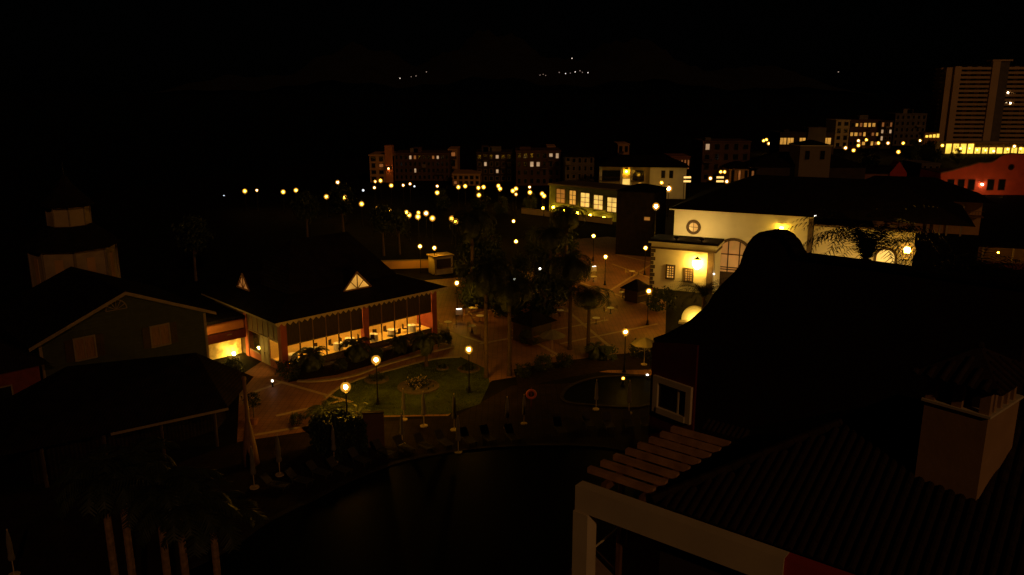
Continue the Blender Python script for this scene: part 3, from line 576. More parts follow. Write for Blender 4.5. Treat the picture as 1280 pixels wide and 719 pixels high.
# round flower beds on the lawn
for i, (px, py, r, lb) in enumerate([(471, 475, 1.15, 'small round flower bed at the foot of the left lawn lamp'), (586, 462, 1.1, 'small round flower bed at the foot of the right lawn lamp'), (523, 484, 1.9, 'large round flower bed in the middle of the lawn'), (553, 461, .6, 'tiny flower bed between the lawn lamps')]):
    p = G(px, py); t = T('flower_bed', lb, 'flower bed', (p.x, p.y, .012), 0, 'round flower beds on the lawn')
    MB().lathe([(r, 0), (r, .12), (r - .12, .14), (r - .14, .06)], 20).build('edging', M['dstone'], t)
    o = leafcloud(int(500 * r), r * .8, .12, .25, 50 + i, .2).build('plants', M['leafd'], t); o.location = (0, 0, .25); stuff(o)
    if r > 1.5:
        o = leafcloud(160, r * .75, .11, .2, 90, .2).build('flowers', M['flower'], t); o.location = (0, 0, .5); stuff(o)

# ================================================================== PLAZA FURNITURE
def kiosk(label, px, py, w, dd, hh, wallm, roofm, rot=44, flat=False, nm='kiosk'):
    p = G(px, py); t = T(nm, label, 'kiosk', p, R(rot))
    MB().box(-w / 2, w / 2, -dd / 2, dd / 2, 0, hh).build('wall', wallm, t)
    if flat: MB().box(-w / 2 - .2, w / 2 + .2, -dd / 2 - .2, dd / 2 + .2, hh, hh + .18).build('roof', roofm, t)
    else:
        b = MB(); ringroof(b, (-w / 2 - .5, w / 2 + .5, -dd / 2 - .5, dd / 2 + .5), hh, (-.15, .15, -.15, .15), hh + 1.1); b.build('roof', roofm, t)
    MB().box(-w / 2 + .3, w / 2 - .3, -dd / 2 - .03, -dd / 2 - .002, 1.0, hh - .3).build('shutter', M['darkwood'], t)
    MB().box(-w / 2 + .1, w / 2 - .1, -dd / 2 - .3, -dd / 2 - .031, .92, 1.0).build('counter', M['wood'], t)
    return t
kiosk('dark kiosk with low hipped roof under the plaza palms', 665, 425, 2.9, 2.9, 2.2, M['darkwood'], M['roof'])
kiosk('pale flat-topped kiosk under the two lamps on tall poles', 551, 341, 2.9, 2.2, 2.6, M['cream'], M['trim'], 30, True)
kiosk('small dark kiosk on the red paving left of the porch', 795, 376, 2.2, 2.0, 1.7, M['darkwood'], M['roof'])
hd = T('hedge_block', 'tall black clipped hedge at the front of the lawn below the lamp', 'hedge', G(424, 562), R(46))
b = MB(); rnd = random.Random(5)
for i in range(5200):
    f_ = rnd.random()
    if f_ < .3: p = Vector((rnd.uniform(-1.3, 1.3), rnd.uniform(-1.7, 1.7), 2.3 + rnd.gauss(0, .12)))
    elif f_ < .65: p = Vector((rnd.choice((-1.3, 1.3)) + rnd.gauss(0, .1), rnd.uniform(-1.7, 1.7), rnd.uniform(.05, 2.3)))
    else: p = Vector((rnd.uniform(-1.3, 1.3), rnd.choice((-1.7, 1.7)) + rnd.gauss(0, .1), rnd.uniform(.05, 2.3)))
    d = Vector((rnd.gauss(0, 1), rnd.gauss(0, 1), rnd.gauss(0, 1))).normalized(); e = d.cross(Vector((.3, .5, .8))).normalized(); q = rnd.uniform(.08, .2)
    b.add([p - d * q, p + e * q * .45, p + d * q, p - e * q * .45], [(0, 1, 2, 3)])
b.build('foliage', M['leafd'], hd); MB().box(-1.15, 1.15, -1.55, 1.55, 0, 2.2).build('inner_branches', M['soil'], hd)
for i, (px, py) in enumerate([(404, 512), (412, 509), (447, 512)]): palmcopy(pD, G(px, py + 22), ['spiky plant rising left behind the hedge', 'second spiky plant behind the hedge top', 'spiky plant rising right behind the hedge'][i], .8)
wl = T('screen_wall', 'dim brown screen wall right of the black hedge', 'wall', G(455, 560), R(8)); MB().box(0, 1.55, 0, .25, 0, 2.7).build('wall_face', M['brownr'], wl); MB().box(-.05, 1.6, -.05, .3, 2.7, 2.8).build('coping', M['board'], wl)
def make_parasol(label, group, open_=False):
    t = T('parasol', label, 'parasol', group=group)
    MB().lathe([(.3, 0), (.3, .08), (.05, .1), (.03, .12), (.03, 2.75)], 8).build('pole', M['palewood'], t)
    if open_:
        b = MB(); n = 8; b.lathe([(1.35, 2.1), (1.37, 2.15), (.7, 2.5), (.04, 2.8)], n); b.build('canopy', M['fabric'], t)
        for i in range(8): a = 6.283 * i / 8; MB().tube((0, 0, 2.5), (math.cos(a) * 1.28, math.sin(a) * 1.28, 2.11), .015, .015, 4).build('rib', M['palewood'], t)
    else:
        MB().lathe([(.16, .95), (.19, 1.1), (.13, 1.4), (.15, 1.9), (.09, 2.5), (.03, 2.72)], 10).build('canopy', M['fabric'], t)
        MB().lathe([(.15, 1.42), (.15, 1.5)], 10).build('strap', M['fabric'], t)
    MB().ball((0, 0, 2.8), .05, 6, 4).build('finial', M['palewood'], t)
    return t
gpar = 'closed parasols around the pool'; pr = None
for i, (px, py) in enumerate(sorted([(18, 719), (350, 594), (418, 578), (452, 560), (503, 556), (530, 533), (568, 538), (634, 535), (655, 530), (505, 525), (573, 566), (745, 512), (786, 517), (318, 610)])):
    p = G(px, py); lb = 'closed pale parasol on the dark pool deck, %s' % nth(i)
    if pr is None: pr = make_parasol(lb, gpar); pr.location = p
    else: dup(pr, p, i, 1.0 + .1 * math.sin(i), lb)
po = make_parasol('open pale parasol lit from above beside the dark kiosk', 'open parasols on the plaza', True); po.location = G(690, 445)
for px, py, lb in [(805, 456, 'open parasol just left of the red wall')]: dup(po, G(px, py), px, 1, lb)
lg = None
for i, (px, py) in enumerate(sorted([(345, 610), (375, 604), (400, 594), (425, 590), (450, 578), (480, 568), (505, 563), (530, 560), (555, 556), (585, 553), (610, 550), (735, 532), (760, 533), (785, 532), (805, 530), (640, 549), (700, 540)])):
    p = G(px, py); lb = 'pale sun lounger in the row beside the dark pool, %s' % nth(i)
    if lg is None:
        lg = T('sun_lounger', lb, 'sun lounger', p, R(70), 'sun loungers along the pool')
        for k in range(6): MB().box(-.3, .3, -.9 + .22 * k, -.72 + .22 * k, .3, .34).build('slat', M['lounger'], lg)
        MB().box(-.34, -.3, -.95, .5, .26, .36).box(.3, .34, -.95, .5, .26, .36).build('frame', M['lounger'], lg)
        MB().add([(-.32, .45, .34), (.32, .45, .34), (.32, 1.0, .85), (-.32, 1.0, .85), (-.32, .49, .3), (.32, .49, .3), (.32, 1.04, .81), (-.32, 1.04, .81)], [(0, 1, 2, 3), (7, 6, 5, 4), (0, 4, 5, 1), (1, 5, 6, 2), (2, 6, 7, 3), (3, 7, 4, 0)]).build('backrest', M['lounger'], lg)
        for x in (-.3, .3):
            for y in (-.8, .4): MB().box(x - .025, x + .025, y - .025, y + .025, 0, .26).build('leg', M['lounger'], lg)
    else: dup(lg, p, R(70) - .08 * i, 1, lb)
lb_ = T('lifebuoy_stand', 'orange lifebuoy ring on a post by the pool', 'lifebuoy', G(664, 512))
MB().box(-.05, .05, .06, .14, 0, 1.9).build('post', M['dred'], lb_)
b = MB(); n, m = 16, 6
vs = [((.36 + .1 * math.cos(6.283 * j / m)) * math.cos(6.283 * i / n), .1 * math.sin(6.283 * j / m) - .06, 1.4 + (.36 + .1 * math.cos(6.283 * j / m)) * math.sin(6.283 * i / n)) for i in range(n) for j in range(m)]
b.add(vs, [(i * m + j, ((i + 1) % n) * m + j, ((i + 1) % n) * m + (j + 1) % m, i * m + (j + 1) % m) for i in range(n) for j in range(m)]); b.build('ring', M['lred'], lb_, True)
ct = None
for i, (px, py) in enumerate(sorted([(590, 392), (600, 402), (625, 395), (655, 384), (672, 372), (700, 395), (745, 405), (763, 392), (778, 372), (742, 352), (790, 345), (560, 410), (590, 415)])):
    p = G(px, py); lb = 'small cafe table with two chairs on the plaza, %s' % nth(i)
    if ct is None:
        ct = T('cafe_table', lb, 'table', p, 0, 'cafe tables on the plaza')
        MB().lathe([(.45, .7), (.45, .74)], 12).build('tabletop', M['cloth'], ct); MB().lathe([(.25, 0), (.04, .05), (.04, .7)], 8).build('leg', M['iron'], ct)
        for s in (-1, 1): MB().box(s * .8 - .2, s * .8 + .2, -.2, .2, .42, .46).box(s * .98 - .02, s * .98 + .02, -.2, .2, .46, .9).box(s * .64 - .02, s * .64 + .02, -.2, -.16, 0, .42).box(s * .96 - .02, s * .96 + .02, .16, .2, 0, .42).build('chair', M['palewood'], ct)
    else: dup(ct, p, i, 1, lb)
far_dots([(643, 349, .12, 'dot'), (675, 336, .12, 'dot')], 'hanging_bulb', 'light', 'bare bulbs under the palms', 'small white bulb glowing among the plaza palms, %s', 84)
for px, py, lb in [(742, 346, 'white strip lamp on the plaza left of the hall'), (574, 402, 'small lit menu board on the plaza')]:
    o = T('menu_board', lb, 'sign', G(px, py), R(10)); MB().box(-.4, .4, -.03, .03, .8, 1.5).build('panel', M['cloth'], o)
    for s in (-.35, .35): MB().box(s - .03, s + .03, -.025, .025, 0, .8).build('leg', M['iron'], o)
    MB().box(-.3, .3, -.08, -.031, 1.52, 1.58).build('strip_light', E['dot'], o)
o = T('bollard_light', 'low white light at the far side of the round pool', 'lamp', G(809, 475)); MB().lathe([(.08, 0), (.07, .4)], 8).build('post', M['iron'], o); MB().ball((0, 0, .5), .13, 8, 5, .5).build('globe', E['dot'], o)

# ================================================================== WHITE HALL (right middle)
EF = Frame(22.3, 109.0, -24.6)
h = T('white_hall', 'long white hall with black hipped roof, round window and big arch', 'hall', EF.world(0, 0), EF.r)
EE, EL = 10.3, 17.4
ax, az = EF.front(918, 301); ar = 2.15; asz = az - ar
arc = [(ax + ar * math.cos(math.pi * i / 14), asz + ar * math.sin(math.pi * i / 14)) for i in range(15)]
rx, rz = EF.front(867, 284)
rw = .62
circ = lambda cx, cz, r, n=20, a0=0: [(cx + r * math.cos(a0 + 2 * math.pi * i / n), cz + r * math.sin(a0 + 2 * math.pi * i / n)) for i in range(n)]
MB().poly([(0, 0), (ax - ar, 0), (ax - ar, asz)] + arc[::-1][1:-1] + [(ax + ar, asz), (ax + ar, 0), (EL, 0), (EL, EE), (0, EE)], 0, .5).build('front_wall', M['white'], h)
MB().box(0, .5, .5, 16, 0, EE).build('side_wall', M['white'], h)
MB().box(EL - .02, EL + .55, -.12, .5, 0, EE - .02).build('pilaster', M['dstone'], h)
GXE = EF.front(1141, 320, 1.8)[0]
MB().box(EL + .55, GXE, 1.8, 2.3, 0, 9.0).build('gallery_wall', M['white'], h)
MB().box(EL + .5, GXE + .3, 1.5, 2.6, 9.0, 9.25).build('coping', M['trim'], h)
b = MB(); ringroof(b, (-.7, 36, -.7, 20), EE + .16, (9, 27, 9.5, 10.0), EE + 4.2); rf = b.build('roof', M['roof'], h)
MB().box(-.6, EL + .6, -.6, .6, EE, EE + .15).build('cornice', M['white'], rf)
def ringxz(tf, cx, cz, r0, r1, d0, d1, n=24, a0=0, a1=2 * math.pi):
    b = MB(tf)
    for i in range(n):
        a = a0 + (a1 - a0) * i / n; c = a0 + (a1 - a0) * (i + 1) / n
        P = [(cx + math.cos(q) * r, cz + math.sin(q) * r) for q, r in ((a, r0), (a, r1), (c, r1), (c, r0))]
        b.add([(x, d0, z) for x, z in P] + [(x, d1, z) for x, z in P], [(0, 1, 2, 3), (7, 6, 5, 4), (0, 4, 5, 1), (1, 5, 6, 2), (2, 6, 7, 3), (3, 7, 4, 0)])
    return b
f = ringxz(FR(), rx, rz, rw, 1.0, 0, .12).build('round_window', M['dstone'], h)
MB(FR()).add([(x, .02, z) for x, z in circ(rx, rz, rw)], [list(range(20))]).build('pane', E['wino'], f)
b = MB(FR()); b.box(rx - .03, rx + .03, .03, .06, rz - rw, rz + rw); b.box(rx - rw, rx + rw, .034, .064, rz - .03, rz + .03); b.build('glazing_bar', M['dstone'], f)
f = ringxz(FR(), ax, asz, ar, ar + .38, 0, .1, 16, 0, math.pi).box(ax - ar - .38, ax - ar, 0, .1, 0, asz).box(ax + ar, ax + ar + .38, 0, .1, 0, asz).build('arched_window', M['dstone'], h)
MB().poly([(ax - ar, 2.2), (ax + ar, 2.2)] + arc[:1] + arc[1:], .3, .33).build('pane', E['wino'], f)
b = MB()
for u in (-.75, .75): b.box(ax + u - .07, ax + u + .07, .2, .29, 2.2, asz + 1.95)
for z in (asz + .2, asz - 1.6, asz - 1.9): b.box(ax - ar, ax + ar, .19, .28, z - .06, z + .06)
b.build('glazing_bar', M['darkwood'], f)
MB().box(ax - ar, ax + ar, .15, .2, 0, 2.2).build('door', M['darkwood'], h)
# gallery arch
gx, gz = EF.front(1108, 312, 1.8); gr = 1.05
MB(FR(1.8)).add([(x, .02, z) for x, z in [(gx - gr, 0), (gx + gr, 0)] + [(gx + gr * math.cos(math.pi * i / 12), gz - gr + gr * math.sin(math.pi * i / 12)) for i in range(13)]], [list(range(15))]).build('archway_pane', E['winb'], h)
ringxz(FR(1.8), gx, gz - gr, gr, gr + .32, 0, .12, 14, 0, math.pi).box(gx - gr - .32, gx - gr, 0, .12, 0, gz - gr).box(gx + gr, gx + gr + .32, 0, .12, 0, gz - gr).build('archway_surround', M['dstone'], h)
# porch annex
AY = -4.2; a0x = EF.front(813, 340, AY)[0]; a1x = EF.front(893, 340, AY)[0]; AZ = EF.front(850, 306, AY)[1]
an = T('hall_porch', 'cream porch block with cornice, two windows and quoins before the hall', 'porch', EF.world(0, 0), EF.r)
MB().box(a0x, a1x, AY, -.02, 0, AZ).build('wall', M['white'], an)
MB().box(a0x - .35, a1x + .35, AY - .35, -.03, AZ, AZ + .22).build('cornice', M['white'], an)
MB().box(a0x - .12, a1x + .12, AY - .12, -.03, AZ - .75, AZ - .5).build('string_course', M['dstone'], an)
MB().box(a0x - .3, a1x + .3, AY - .3, -.04, AZ + .22, AZ + .5).build('roof', M['roof'], an)
for k in range(11):
    if k * .55 + .5 < AZ - .8: MB().box(a0x - .06, a0x + (.6 if k % 2 else .38), AY - .06, AY + (.4 if k % 2 else .6), k * .55, k * .55 + .48).build('quoin', M['stone'], an)
for px, py in ((838, 340), (861, 344)):
    x, z = EF.front(px, py, AY); window(an, FR(AY), x, z, .85, 1.55, E['win'] if px == 838 else E['wino'], M['dstone'], .22, (2, 4), .12)
MB(FR(AY)).box(a1x - 1.0, a1x - .15, .002, .1, 0, AZ - .76).build('pilaster', M['dstone'], an)
# lamps on the hall
x, z = EF.front(873, 328, AY); t = T('wall_lantern', 'large blazing wall lantern on the porch corner', 'lantern', EF.world(x, AY - .75, z - .5), EF.r)
MB().box(-.05, .05, 0, .75, -.35, -.25).build('bracket', M['iron'], t); MB().lathe([(.22, -.25), (.5, .0), (.6, .75), (.2, 1.0)], 8).build('lantern_glow_glass', E['big'], t); MB().lathe([(.5, 1.0), (.3, 1.2), (.05, 1.4)], 8).build('lantern_cap', M['iron'], t)
def wall_lamp(fr, px, py, y, lb, r=.2, mk='wallamp', group=None):
    x, z = fr.front(px, py, y); z += .25; t = T('wall_lamp', lb, 'wall lamp', fr.world(x, y, z), fr.r, group)
    MB().box(-.04, .04, -.35, 0, -.04, .04).build('bracket', M['iron'], t); MB().ball((0, -.4, .1), r, 10, 6).build('globe', E[mk], t, True); MB().lathe([(r * 1.1, .1 + r * .9), (.03, .1 + r * 1.5)], 8, (0, -.4, 0)).build('lamp_cap', M['iron'], t); return t
wall_lamp(EF, 977, 288, 0, 'wall lamp high on the white hall above the black gable', .24)
wall_lamp(EF, 893, 345, AY + .0, 'small spotlight at the porch edge beside the arch', .12, 'dot')
wall_lamp(EF, 1019, 273, 0, 'white lamp at the upper right corner of the hall', .15, 'dot')
for i, (x, y) in enumerate([(1.2, -3.5), (4.6, -3.5), (10.0, -6.5), (13.0, -6.5), (16.0, -6.5), (19.5, -2.2), (23.5, -2.2), (27.5, -2.2)]):  # unseen floodlights, assumed from the evenly bright hall wall and added to light it
    zz = AZ + .5 if x < 5 else 0
    t = T('added_floodlight', 'assumed unseen low flood lamp washing the white hall wall, %s' % nth(i), 'added_floodlight', EF.world(x, y, zz), EF.r, 'unseen floodlights assumed at the foot of the hall')
    MB().box(-.1, .1, -.05, .05, 0, .2).build('foot', M['iron'], t); MB().add([(-.3, .12, .2), (.3, .12, .2), (.3, -.02, .5), (-.3, -.02, .5)], [(0, 1, 2, 3)]).build('lamp_glass', E['flood'], t)
    MB().add([(-.32, .0, .18), (.32, .0, .18), (.32, -.16, .5), (-.32, -.16, .5), (-.32, .1, .18), (.32, .1, .18), (.32, -.04, .52), (-.32, -.04, .52)], [(0, 1, 2, 3), (0, 4, 5, 1), (3, 2, 6, 7), (0, 3, 7, 4), (1, 5, 6, 2)]).build('housing', M['iron'], t)
# round lit wall seen beside the black gable
p = G(868, 404); t = T('round_wall', 'round-topped pale wall lit by an uplight beside the black gable', 'wall', p, R(-20))
MB().poly([(-1.5, 0), (1.5, 0)] + [(1.5 * math.cos(math.pi * i / 14), .5 + 1.5 * math.sin(math.pi * i / 14)) for i in range(15)], 0, .4).build('wall_face', M['white'], t)
MB().box(-1.7, 1.7, -.9, -.02, 0, .25).build('ledge', M['white'], t); MB().lathe([(.12, .25), (.12, .4), (.06, .46)], 8, (.1, -.5, 0)).build('uplight', E['spot'], t)
# dark neighbour and low wall left of the hall
p = D(792, 300, 128); t = T('dark_house', 'black windowless house side left of the hall', 'house', (p.x, 128, 0), R(-24))
MB().box(-3, 3.2, 0, 8, 0, 10.4).build('wall', M['roof'], t); b = MB(); ringroof(b, (-3.3, 3.5, -.3, 8.3), 10.4, (-.5, .5, 3.5, 4.5), 11.3); b.build('roof', M['roof'], t)
window(t, FR(), 2.1, 6.2, .9, .5, E['wino'], M['dstone'], .08)
t = T('garden_wall', 'low cream garden wall left of the porch', 'wall', G(786, 314), R(-24)); MB().box(-.6, 3.4, 0, .3, 0, 1.4).build('wall_face', M['cream'], t); MB().box(-.7, 3.5, -.08, .38, 1.4, 1.52).build('coping', M['trim'], t)
p = G(500, 336); t = T('garden_wall', 'long low ochre wall behind the restaurant roof, under the tall lamps', 'wall', p, R(8)); MB().box(-3, 6, 0, .3, 0, 1.2).build('wall_face', M['ochre'], t); MB().box(-3.1, 6.1, -.06, .36, 1.2, 1.3).build('coping', M['trim'], t)

# ================================================================== GREEN BUILDING
g0 = G(690, 268); GF = Frame(g0.x, g0.y, -43 + 3)
g = T('green_building', 'long green building with a row of tall lit windows', 'building', (g0.x, g0.y, 0), GF.r)
gl = GF.front(770, 270)[0]; gtop = GF.front(730, 235)[1]
MB().box(-.8, gl + 1, 0, 8, 0, gtop).build('wall', M['green'], g); MB().box(-1.0, gl + 1.2, -.2, 8.2, gtop, gtop + .35).build('parapet', M['grey'], g)
for px, py, k in ((701, 245, 'wino'), (716, 247, 'win'), (731.5, 250, 'winb'), (748, 253, 'winb'), (765, 256, 'winb')):
    x, z = GF.front(px, py); window(g, FR(), x, z, 2.2 if px > 720 or px < 710 else 1.6, 2.9, E[k], M['dstone'], .18, (1, 2), .12)
for i, (px, py) in enumerate([(680, 262), (693, 261), (707, 264), (723, 268), (739, 271), (756, 274)]):
    wall_lamp(GF, px, py, -.6, 'yellow wall lamp below the green building windows, %s' % nth(i), .26, 'far', 'wall lamps on the green building')
x0 = GF.front(685, 266)[0]
t = T('terrace_wall', 'low terrace wall lit yellow along the green building', 'wall', (g0.x, g0.y, 0), GF.r); MB().box(-6, gl + 1, -3.2, -2.9, 0, 1.1).build('wall_face', M['cream'], t); MB().box(-6.1, gl + 1.1, -3.3, -2.8, 1.1, 1.22).build('coping', M['trim'], t)

# ================================================================== FAR BUILDINGS
def block(label, px0, px1, ytop, ybase, wallm, nx, nz, lit=(), name='apartment_block', rot=0, wk='win', roof='flat', wsz=(.5, .55), depth=12, Y=None, side=None, cat='building'):
    p0 = G(px0, ybase) if Y is None else D(px0, ybase, Y)
    fr = Frame(p0.x, p0.y, rot); W = fr.front(px1, ybase)[0]; H = fr.front((px0 + px1) / 2, ytop)[1]
    t = T(name, label, cat, (p0.x, p0.y, 0), fr.r)
    MB().box(0, W, 0, depth, -.0, H).build('wall', M[wallm], t)
    rb = random.Random(int(px0 * 7 + ytop))
    if nz > 1:
        for j in range(1, nz): MB().box(-.05, W + .05, -.25, -.002, H * j / nz - .12, H * j / nz + .1).build('floor_ledge', M[wallm], t)
        for k in range(max(1, nx // 3)):
            i = rb.randrange(nx); jj = rb.randrange(nz); cw = W / nx; z = H * jj / nz
            bl = MB().box(cw * i + .1, cw * (i + 1) - .1, -1.3, -.26, z + .1, z + .25).build('balcony', M['trim'], t); MB().box(cw * i + .1, cw * (i + 1) - .1, -1.3, -1.22, z + .25, z + 1.1).build('railing', M[rb.choice(['dclay', 'trim', 'darkwood'])], bl)
    if roof == 'flat' and W > 8:
        for k in range(rb.randint(1, 3)):
            x = rb.uniform(.5, W - 4.5); MB().box(x, x + rb.uniform(1.5, 4), 2, 5, H + .41, H + rb.uniform(1.2, 2.6)).build('roof_hut', M[rb.choice(['grey', 'trim', wallm])], t)
    if roof == 'flat': MB().box(-.2, W + .2, -.2, depth + .2, H, H + .4).build('parapet', M[wallm], t)
    else:
        b = MB(); ringroof(b, (-.6, W + .6, -.6, depth + .6), H, (min(W * .4, depth / 2), W - min(W * .4, depth / 2), depth / 2 - .05, depth / 2 + .05), H + min(W, depth) * .22); b.build('roof', M[roof], t)
    for j in range(nz):
        for i in range(nx):
            cw = W / nx; chh = H / nz; k = wk if (i, j) in lit else None
            window(t, FR(), cw * (i + .5), chh * (j + .55), cw * wsz[0] * rb.uniform(.75, 1.1), chh * wsz[1] * rb.uniform(.8, 1.1), (E[k] if rb.random() < .6 else E['wino']) if k else M['darkpane'], M['trim'] if wallm in ('grey', 'dclay') else M['dstone'], min(.15, cw * .1), (0, 0), .12)
    return t, fr, W, H
# orange-lit apartment block
t, fr, W, H = block('orange-lit four storey block with a stair tower, left end of town', 463, 492, 195, 228, 'ochre', 3, 4, ((1, 2),), wk='wino')
MB().box(W - 2.2, W, -.6, 3, 0, H + 3).build('stair_tower', M['orange'], t)
wall_lamp(fr, 486, 212, -.7, 'orange lamp on the stair tower of the left block', .3, 'faro')
block('long dim block with rows of small windows behind the orange block', 494, 562, 193, 226, 'brownr', 12, 4, ((3, 3), (4, 3), (8, 3), (9, 3), (4, 1)), wk='winw')
block('small orange house at right end of the dim block', 561, 572, 188, 222, 'ochre', 1, 3, ((0, 2),), wk='wino')
block('dim low orange house below the middle blocks', 566, 600, 219, 232, 'ochre', 5, 2, ((0, 0),), wk='wino')
block('dark block with one yellow window in mid town', 596, 640, 192, 228, 'dclay', 6, 4, ((3, 3), (1, 2), (3, 1)), wk='winw')
block('dark red block with a few lit windows in mid town', 645, 700, 190, 232, 'brownr', 7, 4, ((3, 2), (2, 2), (6, 3), (5, 3)), wk='winw')
block('small bright-fronted house among the middle blocks', 684, 694, 184, 196, 'ochre', 2, 2, (), Y=330)
block('grey block left of the balcony house', 706, 742, 196, 236, 'grey', 5, 4, (), roof='roof')
block('dim house with one white light on its roofline', 772, 786, 181, 200, 'ochre', 2, 2, (), Y=300)
block('dark red tower block behind the balcony house', 876, 935, 178, 228, 'brownr', 5, 4, ((0, 3),), wk='winw')
block('ochre house with tall windows left of the black hall roof', 911, 944, 211, 232, 'ochre', 4, 1, ((1, 0), (3, 0)), wk='wino', roof='roof', wsz=(.4, .7))
block('low row with warm windows behind the balcony house roof', 838, 862, 197, 212, 'pinkr', 6, 1, ((2, 0), (3, 0), (4, 0), (5, 0)), wk='winw', Y=265)
# balcony house
p0 = G(748, 246); BF = Frame(p0.x, p0.y, -8); t = T('balcony_house', 'pale two storey house with dark balconies and hipped roof', 'house', (p0.x, p0.y, 0), BF.r)
W = BF.front(811, 246)[0]; W2 = BF.front(856, 246)[0]; H = BF.front(780, 208)[1]
MB().box(0, W, 0, 9, 0, H).build('wall', M['cream'], t); MB().box(W, W2, -1.6, 9, 0, H + .02).build('wing', M['white'], t)
b = MB(); ringroof(b, (-.8, W2 + .8, -2.3, 9.8), H + .03, (5, W2 - 5, 4, 4.2), H + 2.6); b.build('roof', M['roof'], t)
for px, w in ((757, 3.0), (769, 2.4), (797, 3.2)):
    x, z = BF.front(px, 219); o = MB(FR()).box(x - w / 2, x + w / 2, .01, .05, z - 1.3, z + 1.2).build('balcony', M['darkpane'], t)
    b = MB(FR()); b.box(x - w / 2, x + w / 2, .05, 1.1, z - 1.5, z - 1.3); b.box(x - w / 2, x + w / 2, 1.04, 1.1, z - .4, z - .3)
    for k in range(9): u = x - w / 2 + w * k / 8; b.box(u - .03, u + .03, 1.05, 1.09, z - 1.3, z - .4)
    b.build('railing', M['darkwood'], o)
for px in (751, 777, 789): x, z = BF.front(px, 220); MB(FR()).box(x - .3, x + .3, .01, .5, 0, H - .1).build('pier', M['white'], t)
x, z = BF.front(783, 228); window(t, FR(), x, z, 2.2, 1.8, E['winb'], M['trim'], .15)
for px in (829, 839): x, z = BF.front(px, 218, -1.6); window(t, FR(-1.6), x, z, .8, 1.7, M['darkpane'], M['dstone'], .1)
wall_lamp(BF, 783, 216, 0, 'yellow lamp over the lit balcony window', .3, 'far')
for i, (px, py) in enumerate(((859, 224), (900, 224))):
    p = D(px, py, 190); t = T('lit_sign', ['two-line glowing sign right of the balcony house', 'two-line glowing sign before the dark red tower block'][i], 'sign', (p.x, 190, 0)); b = MB()
    for s in (-.7, .7): b.tube((s, 0, 0), (s, 0, p.z + .9), .07, .07, 6)
    b.build('post', M['iron'], t)
    for dz in (.42, -.5): MB().box(-.85, .85, -.12, -.08, p.z + dz - .22, p.z + dz + .22).build('light_panel', E['sign'], t)
# roofs right of the hall
def simple_house(label, px0, px1, yeave, ybase, wallm, ridge=3.0, depth=10, rot=0, roofm='roof', Y=None, name='house'):
    p0 = G(px0, ybase) if Y is None else D(px0, ybase, Y); fr = Frame(p0.x, p0.y, rot); W = fr.front(px1, ybase)[0]; H = fr.front((px0 + px1) / 2, yeave)[1]
    t = T(name, label, 'house', (p0.x, p0.y, 0), fr.r); MB().box(0, W, 0, depth, 0, H).build('wall', M[wallm], t)
    b = MB(); ringroof(b, (-.8, W + .8, -.8, depth + .8), H, (W * .3, W * .7, depth / 2 - .05, depth / 2 + .05), H + ridge); b.build('roof', M[roofm], t); return t, fr, W, H
t, fr, W, H = simple_house('wide house with black roof behind the hall roof', 935, 1080, 208, 232, 'dclay', 3.6, 14)
p0 = D(998, 215, 225); t = T('lookout_tower', 'square cream lookout tower with two dark openings', 'tower', (p0.x, 225, 0)); fr = Frame(p0.x, 225, 0)
W = fr.front(1038, 200)[0]; H = fr.front(1018, 183)[1]
MB().box(0, W, 0, W, 0, H).build('wall', M['trim'], t); MB().box(-.3, W + .3, -.3, W + .3, H, H + .3).build('cornice', M['cream'], t); b = MB(); ringroof(b, (-.3, W + .3, -.3, W + .3), H + .31, (W / 2 - .1, W / 2 + .1, W / 2 - .1, W / 2 + .1), H + 1.6); b.build('roof', M['roof'], t)
for px in (1009, 1028): x, z = fr.front(px, 194); window(t, FR(), x, z, 1.3, 2.4, M['darkpane'], M['trim'], .14)
t, fr, W, H = block('low building with pale lit windows behind the lookout tower', 974, 1042, 167, 186, 'dclay', 1, 1, (), wsz=(.01, .01), Y=300)
for px, w in ((979, 3.6), (988, 3.6), (1003, 3.4), (1034, 4.2)): x, z = fr.front(px, 176.5); window(t, FR(), x, z, w * .62, 2.3, E['win'], M['dstone'], .2, (1, 0))
MB().box(fr.front(1009, 170)[0], fr.front(1031, 170)[0], -1, 5, 0, H + 2.2).build('roof_tower', M['grey'], t)
t, fr, W, H = block('pale-sided block on the hillside with palms', 1043, 1060, 151, 178, 'cream', 2, 4, (), Y=380)
block('hillside block with many orange windows', 1061, 1098, 151, 177, 'brownr', 7, 3, ((1, 2), (2, 2), (3, 2), (4, 2), (5, 2), (1, 1), (2, 1), (3, 1), (5, 1), (6, 1), (2, 0), (3, 0), (5, 0), (6, 0), (0, 1)), wk='win', Y=380, wsz=(.65, .4))
block('narrow hillside block with a column of pale windows', 1099, 1114, 152, 177, 'dclay', 3, 4, ((0, 3), (0, 2), (0, 1), (2, 3), (2, 2)), wk='winw', Y=378)
block('dim grey-green block left of the high-rise', 1116, 1155, 143, 176, 'grey', 6, 5, (), Y=400)
